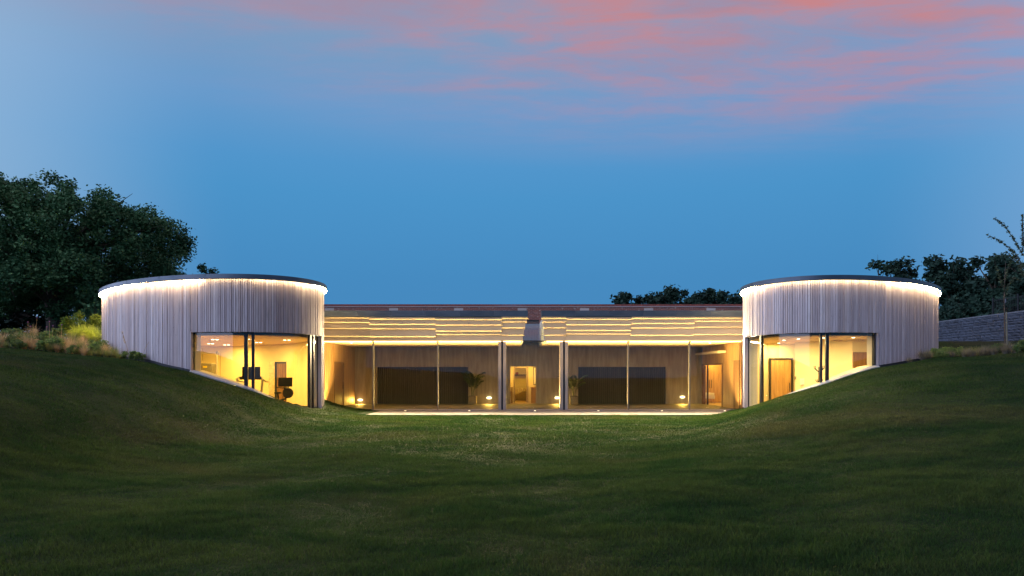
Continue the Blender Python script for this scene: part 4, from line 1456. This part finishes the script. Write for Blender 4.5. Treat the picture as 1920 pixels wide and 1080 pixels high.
def tree(name, label, x, y, h, rx, rz, seed, nclump, nleaf, size, cz=None, leafm='leaf', group=None, trunk=None, zb=None, lean=0.0, clump=None):
    rng = np.random.default_rng(seed)
    z0 = tz(x, y) - 0.1 if zb is None else zb
    t_ = thing(name, label, 'tree', (x, y, z0), group)
    cz = z0 + (h - rz) if cz is None else cz
    trunk = trunk or h * 0.035
    cs_, rs_ = [], []
    # clump centres over an uneven ellipsoid, mostly near its surface
    lob = rng.normal(size=(9, 3)); lob /= np.linalg.norm(lob, axis=1)[:, None]
    la = rng.uniform(-0.04, 0.16, 9)
    i = 0
    while len(cs_) < nclump and i < nclump * 30:
        i += 1
        d = rng.normal(size=3); d /= np.linalg.norm(d)
        k = 0.86 + sum(a * max(0, float(d @ l)) ** 3 for a, l in zip(la, lob))
        r = k * (rng.random() ** 0.38)
        c = np.array([d[0] * rx * r, d[1] * rx * r, d[2] * rz * r])
        if c[2] < -rz * 0.62:
            continue
        cr = (clump or rx * 0.17) * rng.uniform(0.6, 1.25)
        cs_.append(c + np.array([x + lean, y, cz]))
        rs_.append(cr)
    per = np.maximum(20, (nleaf * np.square(rs_) / np.sum(np.square(rs_))).astype(int))
    V, Fi = leaves(cs_, rs_, per, size, rng)
    link('crown', npmesh('crown', V, 4, Fi), M[leafm], t_)
    # trunk and limbs
    tr = MB()
    fork = cz - rz * 0.55
    bpt = [(x, y, z0 - 0.4), (x + 0.02 * h, y, z0 + (fork - z0) * 0.5), (x + lean * .5, y, fork), (x + lean, y, cz), (x + lean, y, cz + rz * 0.5)]
    tr.tube(bpt, [trunk * 1.25, trunk, trunk * 0.85, trunk * 0.5, trunk * 0.15], 10)
    tr.build('trunk', M['bark'], t_)
    rr_ = random.Random(seed)
    pick = rr_.sample(range(len(cs_)), min(len(cs_), 26))
    lm = MB()
    for j in pick:
        c = Vector(cs_[j])
        f = Vector((x + lean * .5, y, fork + rr_.random() * (cz - fork)))
        m1 = f.lerp(c, 0.45) + Vector((rr_.uniform(-.4, .4), rr_.uniform(-.4, .4), rr_.uniform(0.0, .6))) * (rx / 7)
        lm.tube([f, m1, c], [trunk * 0.38, trunk * 0.22, trunk * 0.05], 6)
        for q in range(2):
            e = c + Vector((rr_.uniform(-1, 1), rr_.uniform(-1, 1), rr_.uniform(-.3, 1))) * rs_[j]
            lm.tube([m1.lerp(c, 0.6), e], [trunk * 0.1, trunk * 0.02], 5)
    lm.build('limbs', M['bark'], t_)
    return t_


def px_tree(name, label, px, top, Y, wpx, seed, nclump, nleaf, size, rzf=0.62, **kw):
    """tree whose crown is centred on a pixel column, top at a pixel row, at depth Y"""
    x = (px - 960) / F * Y
    ztop = EYE + (HOR - top) / F * Y
    z0 = tz(x, Y) - 0.1
    h = ztop - z0
    rx = wpx / 2 / F * Y
    return tree(name, label, x, Y, h, rx, h * rzf / 1.0 * 0.8, seed, nclump, nleaf, size, **kw)


px_tree('oak_tree', 'large spreading dark oak tree beside the gym pavilion', 98, 318, 46, 462, 21, 420, 140000, 0.115, rzf=0.64, trunk=0.55, clump=1.18)
px_tree('small_tree', 'small thin-crowned tree peeping over the gym pavilion roof', 376, 480, 52, 78, 22, 34, 1500, 0.12, rzf=0.5, leafm='leaf', trunk=0.10, clump=0.38)
px_tree('small_tree', 'sparse bush crown at the edge of the gym pavilion near its eaves light', 174, 560, 38, 45, 25, 12, 700, 0.12, rzf=0.6, leafm='leaf', trunk=0.06, clump=0.35)
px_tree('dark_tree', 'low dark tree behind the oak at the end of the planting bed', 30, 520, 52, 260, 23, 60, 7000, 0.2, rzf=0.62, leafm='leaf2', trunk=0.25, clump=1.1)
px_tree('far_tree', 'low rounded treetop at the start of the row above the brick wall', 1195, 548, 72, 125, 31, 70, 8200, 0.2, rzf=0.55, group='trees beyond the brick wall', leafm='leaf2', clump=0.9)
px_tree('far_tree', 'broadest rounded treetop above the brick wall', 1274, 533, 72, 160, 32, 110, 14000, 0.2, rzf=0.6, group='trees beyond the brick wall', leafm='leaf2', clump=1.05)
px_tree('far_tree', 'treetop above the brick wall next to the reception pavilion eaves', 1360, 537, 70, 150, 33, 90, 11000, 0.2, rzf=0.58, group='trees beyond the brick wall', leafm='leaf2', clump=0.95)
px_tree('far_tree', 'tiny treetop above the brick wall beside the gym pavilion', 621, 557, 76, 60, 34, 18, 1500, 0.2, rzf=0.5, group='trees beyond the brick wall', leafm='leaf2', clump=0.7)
px_tree('far_tree', 'lone pointed treetop above the brick wall near the rooflight slot', 1032, 561, 80, 16, 35, 10, 260, 0.2, rzf=0.4, group='trees beyond the brick wall', leafm='leaf2', clump=0.35)
px_tree('far_tree', 'very small treetop above the brick wall over the longer slatted screen', 909, 566, 80, 10, 36, 5, 90, 0.18, rzf=0.4, group='trees beyond the brick wall', leafm='leaf2', clump=0.3)
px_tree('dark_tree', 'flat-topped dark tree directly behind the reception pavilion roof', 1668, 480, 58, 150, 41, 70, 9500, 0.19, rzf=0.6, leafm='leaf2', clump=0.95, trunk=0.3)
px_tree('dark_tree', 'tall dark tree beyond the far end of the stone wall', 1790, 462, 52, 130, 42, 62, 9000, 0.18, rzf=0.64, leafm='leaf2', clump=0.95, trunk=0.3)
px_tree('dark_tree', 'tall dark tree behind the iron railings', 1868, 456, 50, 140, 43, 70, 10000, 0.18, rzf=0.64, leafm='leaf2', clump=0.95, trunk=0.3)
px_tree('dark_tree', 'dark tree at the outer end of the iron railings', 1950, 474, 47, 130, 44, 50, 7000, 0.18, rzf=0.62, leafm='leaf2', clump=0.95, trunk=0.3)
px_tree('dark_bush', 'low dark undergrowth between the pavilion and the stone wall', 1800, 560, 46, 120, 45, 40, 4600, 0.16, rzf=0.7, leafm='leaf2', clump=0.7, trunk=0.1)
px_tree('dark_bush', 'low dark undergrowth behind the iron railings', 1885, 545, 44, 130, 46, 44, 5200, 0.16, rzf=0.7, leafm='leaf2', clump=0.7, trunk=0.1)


def sapling(label, px, Y, pts_px, branches, seed, name='young_tree', stake=False):
    rng = np.random.default_rng(seed)
    x, y = ray(px, Y)
    z0 = tz(x, y) - 0.05
    t_ = thing(name, label, 'tree', (x, y, z0))
    tp = [(x, y, z0)] + [ray(a, Y, b) for a, b in pts_px]
    MB().tube(tp, [0.034 - 0.026 * i / (len(tp) - 1) for i in range(len(tp))], 7).build('trunk', M['bark'], t_)
    lm = MB()
    cs_ = []
    for br in branches:
        p = [Vector(ray(a, Y + dy, b)) for a, b, dy in br]
        lm.tube(p, [0.018 - 0.013 * i / (len(p) - 1) for i in range(len(p))], 5)
        for i in range(len(p) - 1):
            d_ = (p[i + 1] - p[i]).length
            for q in range(max(2, int(d_ / 0.07))):
                cs_.append(p[i].lerp(p[i + 1], (q + rng.random()) / max(2, int(d_ / 0.07))))
    lm.build('branches', M['bark'], t_)
    V, Fi = leaves([np.array(c) for c in cs_], [0.09] * len(cs_), [9] * len(cs_), 0.045, rng, 1.0, 0.2)
    link('crown', npmesh('crown', V, 4, Fi), M['leaf3'], t_)
    if stake:
        MB().tube([(x - 0.0, y - 0.12, z0 - 0.1), (x - 0.03, y - 0.12, z0 + 1.75)], 0.025, 7).build('stake', M['stake'], t_)
        MB().lathe((x, y - 0.02, pz(568, Y)), [(0.03, 0), (0.03, 0.16)], 8).build('trunk_guard', M['cope'], t_)


sapling('slender young tree with long leafy branches standing against the sky by the stone wall', 1934, 27,
        [(1932, 600), (1928, 520), (1920, 460), (1917, 402)],
        [[(1919, 480, 0), (1905, 455, -.1), (1885, 425, -.2), (1864, 408, -.2)], [(1919, 500, 0), (1900, 470, .2), (1875, 452, .3), (1850, 440, .3)],
         [(1918, 470, 0), (1917, 435, 0), (1917, 402, 0)], [(1919, 520, 0), (1908, 490, -.2), (1893, 465, -.3)], [(1918, 460, 0), (1930, 430, 0), (1938, 405, 0)],
         [(1919, 520, 0), (1935, 480, 0.2), (1950, 450, 0.3)], [(1918, 500, 0), (1900, 485, .3), (1885, 470, .4)]], 51)
sapling('staked sapling with a pale trunk guard in front of the stone wall', 1884.5, 27.5,
        [(1884, 620), (1883, 560), (1884, 520), (1886, 490)],
        [[(1883, 560, 0), (1890, 535, 0), (1902, 520, .2), (1915, 528, .2)], [(1883, 545, 0), (1874, 520, -.1), (1868, 500, -.2)],
         [(1884, 530, 0), (1889, 505, 0), (1896, 488, 0)]], 52, stake=True)

# ------------------------------------------------------------------ stone wall and railings on the right
WX = 25.15
wz = EYE + (HOR - 582) / F * 33.5
sw = thing('stone_wall', 'coursed grey stone retaining wall rising beside the reception pavilion', 'wall', (WX, 36.0, 3.0))
MB().box(WX + 0.06, WX + 0.45, 30.5, 41.6, 2.2, wz - 0.07).build('wall_core', M['stonem'], sw)
MB().box(WX - 0.04, WX + 0.5, 30.5, 41.65, wz - 0.069, wz).build('coping', M['cope'], sw)
rs = random.Random(8)
protos = []
for k in range(7):
    m_ = MB()
    w2, h2 = 0.5, 0.5
    j = lambda a: a + rs.uniform(-0.05, 0.05)
    # unit stone: face towards -X, uneven face of 3 x 2 patches
    gridv = []
    for iz in range(3):
        for iy in range(4):
            yy, zz = -0.5 + iy / 3, -0.5 + iz / 2
            edge = iy in (0, 3) or iz in (0, 2)
            gridv.append((-0.35 if edge else -0.5 - rs.uniform(0, 0.35), j(yy) if edge else yy + rs.uniform(-.08, .08), zz + rs.uniform(-0.05, 0.05)))
    backv = [(0.5, -0.5, -0.5), (0.5, 0.5, -0.5), (0.5, 0.5, 0.5), (0.5, -0.5, 0.5)]
    fs = [(r * 4 + c, (r + 1) * 4 + c, (r + 1) * 4 + c + 1, r * 4 + c + 1) for r in range(2) for c in range(3)]
    fs += [(0, 1, 2, 3, 13, 12), (11, 10, 9, 8, 15, 14), (8, 4, 0, 12, 15), (3, 7, 11, 14, 13)]
    m_.add(gridv + backv, fs)
    me = m_.mesh('stone')
    me.materials.append(M['stone'])
    protos.append(me)
z = wz - 0.07
ns_ = 0
while z > 3.05 and ns_ < 298:
    h_ = rs.choice((0.11, 0.13, 0.15, 0.17))
    y = 30.6 + rs.uniform(-0.3, 0)
    while y < 41.5 and ns_ < 298:
        l_ = rs.uniform(0.26, 0.62)
        if True:
            o = bpy.data.objects.new('stone', protos[rs.randrange(7)])
            COL.objects.link(o)
            o.scale = (0.10, l_ - 0.015, h_ - 0.012)
            o.location = (WX + 0.03, y + l_ / 2, z - h_ / 2)
            attach(o, sw)
            ns_ += 1
        y += l_
    z -= h_
rl_ = thing('iron_railings', 'black iron railings standing above the stone wall', 'fence', (27.0, 36.0, wz))
RX_ = 27.2
rz0 = wz - 0.1
MB().box(RX_ - 0.3, RX_ + 6, 30.5, 42.0, 2.5, rz0).build('bank', M['soil'], rl_)
for y in np.arange(31.0, 39.6, 1.9):
    MB().box(RX_ - 0.035, RX_ + 0.035, y - 0.035, y + 0.035, rz0, rz0 + 1.30).build('post', M['iron'], rl_)
for zz in (0.12, 1.12):
    MB().box(RX_ - 0.012, RX_ + 0.012, 31.0, 38.7, rz0 + zz, rz0 + zz + 0.03).build('rail', M['iron'], rl_)
for y in np.arange(31.12, 38.6, 0.12):
    MB().tube([(RX_, y, rz0 + 0.03), (RX_, y, rz0 + 1.2)], 0.009, 5).build('bar', M['iron'], rl_)

# ------------------------------------------------------------------ planting beds
def blade_clump(name, n, h, spread, wd, seed, droop=0.5, heads=0, headm=None):
    """tuft of curved blades (unit, at origin)"""
    r = np.random.default_rng(seed)
    a = r.uniform(0, 2 * np.pi, n)
    b0 = r.uniform(0, 0.22 * spread, n)
    L_ = h * r.uniform(0.55, 1.1, n)
    sp = spread * r.uniform(0.15, 1.0, n)
    segs = 4
    V = []
    for k in range(segs + 1):
        u = k / segs
        rr = b0 + sp * u ** 1.7
        z = L_ * (u - droop * 0.55 * u ** 3 * (sp / spread))
        ww = wd * (1 - 0.85 * u)
        cx_, cy_ = rr * np.cos(a), rr * np.sin(a)
        tx, ty = -np.sin(a + 0.5), np.cos(a + 0.5)
        V.append(np.stack([cx_ - tx * ww, cy_ - ty * ww, z], -1))
        V.append(np.stack([cx_ + tx * ww, cy_ + ty * ww, z], -1))
    V = np.stack(V, 1)
    Fi = []
    base = np.arange(n) * (2 * (segs + 1))
    for k in range(segs):
        Fi.append(np.stack([base + 2 * k, base + 2 * k + 1, base + 2 * k + 3, base + 2 * k + 2], -1))
    return npmesh(name, V.reshape(-1, 3), 4, np.concatenate(Fi))


def leaf_clump(name, n, h, spread, size, seed):
    r = np.random.default_rng(seed)
    cs_ = [np.array([r.uniform(-1, 1) * spread * 0.6, r.uniform(-1, 1) * spread * 0.6, h * r.uniform(0.25, 0.8)]) for _ in range(9)]
    V, Fi = leaves(cs_, [spread * 0.42] * 9, [n // 9] * 9, size, r, 0.8, 0.3)
    V[:, 2] = np.maximum(V[:, 2], 0.0)
    return npmesh(name, V, 4, Fi)


PRO = {
    'tan': [blade_clump('tan_clump', 260, 0.75, 0.42, 0.006, 60 + k, 0.8) for k in range(3)],
    'green': [blade_clump('green_clump', 240, 0.60, 0.40, 0.008, 70 + k, 0.7) for k in range(3)],
    'bright': [blade_clump('bright_clump', 420, 1.05, 0.75, 0.012, 80 + k, 1.0) for k in range(2)],
    'leafy': [leaf_clump('leafy_clump', 900, 0.62, 0.45, 0.045, 90 + k) for k in range(3)],
    'pale': [blade_clump('pale_clump', 320, 0.62, 0.46, 0.006, 100 + k, 0.8) for k in range(3)],
}
PM = {'tan': 'gtan', 'green': 'ggreen', 'bright': 'gbright', 'leafy': 'gleaf', 'pale': 'gpale'}
for k, lst in PRO.items():
    for me in lst:
        me.materials.append(M[PM[k]])
rp_ = random.Random(12)


def plant(kind_, name, label, cat, x, y, s, group, zs=1.0):
    o = bpy.data.objects.new(name, rp_.choice(PRO[kind_]))
    COL.objects.link(o)
    o.location = (x, y, tz(x, y) - 0.02)
    o.rotation_euler = (0, 0, rp_.uniform(0, 6.28))
    o.scale = (s, s, s * zs)
    tag(o, label, cat, group)
    kind(o, 'thing')
    return o


INFO = {
    'tan': ('feather_grass', 'tan feathery grass clump in the bed beside the gym pavilion', 'grass clump', 'tan grass clumps by the gym pavilion'),
    'green': ('bed_grass', 'mid-green grass clump in the bed beside the gym pavilion', 'grass clump', 'green grass clumps by the gym pavilion'),
    'leafy': ('leafy_plant', 'leafy green perennial in the bed beside the gym pavilion', 'plant', 'leafy plants by the gym pavilion'),
    'bright': ('arching_grass', 'bright yellow-green arching grass lit by the eaves light', 'grass clump', 'bright grasses at the hedge'),
}
# the bed's front edge follows the lawn; it runs along the pavilion and out to the left
bed_front = [(-40, 648, 24.5), (0, 650, 25.2), (100, 656, 25.6), (200, 669, 26.0), (270, 682, 25.9), (330, 694, 25.8)]


def bed_pt(px, back):
    py = np.interp(px, [p[0] for p in bed_front], [p[1] for p in bed_front])
    Y = float(np.interp(px, [p[0] for p in bed_front], [p[2] for p in bed_front])) + back
    return ray(px, Y)


soil_pts = [bed_pt(p, -0.15) for p in range(-40, 341, 20)] + [bed_pt(p, b) for p, b in ((335, 0.7), (300, 1.4), (250, 2.3), (200, 4.0), (150, 6.5), (60, 7.5), (-40, 7.0))]
for row, (back, cnt) in enumerate(((0.25, 22), (0.9, 20), (1.7, 16), (2.7, 13), (3.9, 10), (5.2, 8))):
    for i in range(cnt):
        hi = 338 - back * 62 if back < 2.2 else 205 - (back - 2) * 8
        px = -30 + (hi + 30) * (i + rp_.uniform(0.2, 0.8)) / cnt
        x, y = bed_pt(px, back + rp_.uniform(-0.25, 0.25))
        if OL.inside(x, y, 0.25):
            continue
        wgt = (0.40, 0.28, 0.32) if px < 200 else (0.34, 0.26, 0.40)
        kd = rp_.choices(('tan', 'green', 'leafy'), wgt)[0]
        s = rp_.uniform(0.75, 1.15) * (0.85 if px > 230 else 1.0) * (0.72 if row == 0 else 1.0)
        where = ('at its lawn edge' if row == 0 else 'midway back' if row < 3 else 'towards the oak') + (', against the gym pavilion cladding' if px > 200 else ', beyond the clipped hedge')
        short = {'tan': 'tan feathery grass clump', 'green': 'mid-green grass clump', 'leafy': 'leafy green perennial'}[kd]
        plant(kd, INFO[kd][0], short + ' in the bed ' + where, INFO[kd][2], x, y, s, INFO[kd][3])
for (px, Y) in ((145, 30.6), (168, 30.8), (178, 30.2), (158, 31.4)):
    x, y = ray(px, Y)
    plant('bright', *INFO['bright'][:3], x, y, 0.95, INFO['bright'][3])
# tall see-through stems with seed heads / mauve flowers
def stem(px, Y, top, label, headm, hs=0.035, lean=0, feather=False):
    x, y = ray(px, Y)
    z0 = tz(x, y)
    zt = EYE + (HOR - top) / F * Y
    o = thing('tall_stem', label, 'plant', (x, y, z0), 'tall flower stems in the bed')
    xt = x + lean / F * Y
    MB().tube([(x, y, z0), ((x * 0.6 + xt * 0.4), y, z0 + (zt - z0) * 0.5), (xt, y, zt)], [0.009, 0.007, 0.004], 5).build('stalk', M['gtan'], o)
    if feather:
        rngf = np.random.default_rng(int(px))
        cs_ = [np.array([x + (xt - x) * u, y, z0 + (zt - z0) * u]) for u in np.linspace(0.62, 1.0, 14)]
        V, Fi = leaves(cs_, [0.06] * 14, [6] * 14, 0.02, rngf, 1.0, 0.2)
        link('seed_head', npmesh('seed_head', V, 4, Fi), M['gtan'], o)
    else:
        MB().lathe((xt, y, zt - hs * 0.6), [(hs * 0.4, 0), (hs, hs * 0.6), (hs * 0.8, hs * 1.2), (hs * 0.2, hs * 1.5)], 8).build('flower_head', headm, o)


for (px, Y, top) in ((52, 28, 604), (66, 28.3, 596), (93, 27.8, 603), (97, 28.4, 611), (84, 28.2, 613), (114, 28.2, 609), (58, 28.0, 612)):
    stem(px, Y, top, 'tall stem with a small mauve flower head above the bed grasses', M['flower'], 0.028, rp_.uniform(-4, 4))
for (px, Y, top, ln) in ((243, 26.4, 622, -14), (262, 26.2, 619, 32), (75, 27.2, 612, -8), (60, 27.0, 618, 6)):
    stem(px, Y, top, 'arching pale grass stem with a feathery seed head', M['gtan'], lean=ln, feather=True)

# hedge behind the bed, lit by the eaves
hx0, hx1 = ray(118, 33.2)[0], ray(196, 33.2)[0]
hz0 = tz((hx0 + hx1) / 2, 33.2)
hg = thing('clipped_hedge', 'rounded yellow-green clipped hedge touching the gym pavilion end', 'hedge', ((hx0 + hx1) / 2, 33.4, hz0))
rngh = np.random.default_rng(77)
ch_, rh_ = [], []
for k in range(90):
    u = rngh.random()
    xx = hx0 + (hx1 - hx0 + 0.6) * u
    top = pz(583 + 14 * (1 - min(1, u * 3)) ** 2, 33.2)
    ch_.append(np.array([xx, 33.0 + rngh.uniform(0, 1.3), hz0 + 0.15 + (top - hz0 - 0.35) * rngh.random() ** 0.6]))
    rh_.append(0.26)
V, Fi = leaves(ch_, rh_, [110] * 90, 0.05, rngh, 0.9, 0.5)
link('foliage', npmesh('foliage', V, 4, Fi), M['hedge'], hg)
MB().tube([((hx0 + hx1) / 2, 33.6, hz0 - 0.2), ((hx0 + hx1) / 2, 33.6, hz0 + 0.9)], 0.05, 6).build('stem', M['bark'], hg)

# right-hand bed: pale grasses at the foot of the reception pavilion and the stone wall
RB = [(1672, 674, 25.6), (1720, 668, 25.2), (1780, 662, 25.0), (1850, 658, 24.8), (1930, 655, 24.6)]
for row, (back, cnt, p0) in enumerate(((0.35, 13, 1676), (1.1, 12, 1690), (2.0, 10, 1715), (3.2, 8, 1765))):
    for i in range(cnt):
        px = p0 + (1935 - p0) * (i + rp_.uniform(0.2, 0.8)) / cnt
        Y = float(np.interp(px, [p[0] for p in RB], [p[2] for p in RB])) + back
        x, y = ray(px, Y + rp_.uniform(-.2, .2))
        if OR.inside(x, y, 0.25):
            continue
        kd = rp_.choices(('pale', 'green', 'leafy'), (0.62, 0.2, 0.18))[0]
        nm, lb, ct, gp = {'pale': ('pale_grass', 'pale seeding grass clump in the bed below the stone wall', 'grass clump', 'pale grasses below the stone wall'),
                          'green': ('dark_grass', 'dark green grass clump in the bed below the stone wall', 'grass clump', 'dark grasses below the stone wall'),
                          'leafy': ('low_shrub', 'low dark leafy shrub in the bed below the stone wall', 'shrub', 'shrubs below the stone wall')}[kd]
        lb = lb.replace('in the bed', 'at the lawn edge of the bed' if row == 0 else 'midway in the bed' if row < 3 else 'at the back of the bed') 
        lb = lb.replace('below the stone wall', 'by the reception pavilion') if px < 1765 else lb
        plant(kd, nm, lb, ct, x, y, rp_.uniform(0.6, 0.95) * (0.75 if px < 1730 else 1.0), gp)


def bed_sheet(name, outline):
    m_ = MB()
    cxm = sum(p[0] for p in outline) / len(outline)
    cym = sum(p[1] for p in outline) / len(outline)
    rings = []
    for k in range(1, 9):
        rings.append([(cxm + (p[0] - cxm) * k / 8, cym + (p[1] - cym) * k / 8) for p in outline])
    n = len(outline)
    vs = [(cxm, cym, tz(cxm, cym) + 0.012)] + [(a, b, tz(a, b) + (0.012 if r < 7 else -0.02)) for r, rg in enumerate(rings) for a, b in rg]
    fs = [(0, 1 + i, 1 + (i + 1) % n) for i in range(n)]
    for r in range(7):
        for i in range(n):
            fs.append((1 + r * n + i, 1 + (r + 1) * n + i, 1 + (r + 1) * n + (i + 1) % n, 1 + r * n + (i + 1) % n))
    m_.add(vs, fs)
    o = m_.build(name, M['soil'], smooth=True)
    kind(o, 'structure')


# ------------------------------------------------------------------ lawn blades
def grass_blades(n, y0, y1, h, wd, seed, power=1.0):
    r = np.random.default_rng(seed)
    # even in the view: more blades close by
    u = r.random(n)
    Y = y0 * (y1 / y0) ** u if power == 0 else (y0 ** (1 + power) + u * (y1 ** (1 + power) - y0 ** (1 + power))) ** (1 / (1 + power))
    X = (r.random(n) * 2 - 1) * (0.86 * Y + 3.0)
    ok = ~(OL.inside(X, Y, 0.10) | OR.inside(X, Y, 0.10))
    ok &= ~((X > -9.2) & (X < 11.0) & (Y > TY0 + 0.0) & (terrain(X, Y) < 0.03))
    ok &= ~((Y > 31.0) & (X > -9.2) & (X < 11.0))
    # keep out of the beds
    pxs = 960 + F * X / Y
    fl_ = np.interp(pxs, [p[0] for p in bed_front], [p[2] for p in bed_front])
    ok &= ~((pxs < 345) & (Y > fl_ + 0.0))
    fr_ = np.interp(pxs, [p[0] for p in RB], [p[2] for p in RB])
    ok &= ~((pxs > 1660) & (Y > fr_ + 0.1))
    ok &= r.random(n) < (1 - smoothstep(Y, 8.5, 17.0) if seed == 1 else smoothstep(Y, 7.0, 15.0))
    X, Y = X[ok], Y[ok]
    n = len(X)
    Z = terrain(X, Y)
    sc_ = 0.75 + 0.5 * r.random(n)
    patch = 0.8 + 0.35 * np.sin(X * 1.3 + 1.7 * np.sin(Y * 0.9)) * np.sin(Y * 1.1 + 1.3 * np.sin(X * 0.7))
    tuft = np.sin(X * 5.1 + 2 * np.sin(Y * 3.7)) * np.sin(Y * 4.3 + 2 * np.sin(X * 2.9))
    hh = h * sc_ * patch * (1 + 0.35 * tuft)
    hh = np.where(r.random(n) < 0.004, hh * 2.2, hh)
    far = np.clip(Y / 9.0, 1.0, 2.6)
    a = r.uniform(0, 2 * np.pi, n)
    ww = wd * far * (0.7 + 0.6 * r.random(n))
    la = r.uniform(0, 2 * np.pi, n)
    lo = hh * r.uniform(0.2, 1.0, n)
    p0 = np.stack([X - np.cos(a) * ww, Y - np.sin(a) * ww, Z - 0.006], -1)
    p1 = np.stack([X + np.cos(a) * ww, Y + np.sin(a) * ww, Z - 0.006], -1)
    p2 = np.stack([X + np.cos(la) * lo, Y + np.sin(la) * lo, Z + hh], -1)
    return np.stack([p0, p1, p2], 1).reshape(-1, 3)


GV = np.concatenate([grass_blades(1250000, 4.2, 17.0, 0.045, 0.0034, 1, 0.30), grass_blades(850000, 7.0, 31.0, 0.042, 0.0048, 2, 0.50)])
gr = link('lawn_grass', npmesh('lawn_grass', GV, 3, np.arange(len(GV)).reshape(-1, 3)), M['blade'])
kind(gr, 'stuff')
gr['label'] = 'short mown grass covering the sloping lawn'

for o in bpy.data.objects:
    if '_base' in o:
        del o['_base']
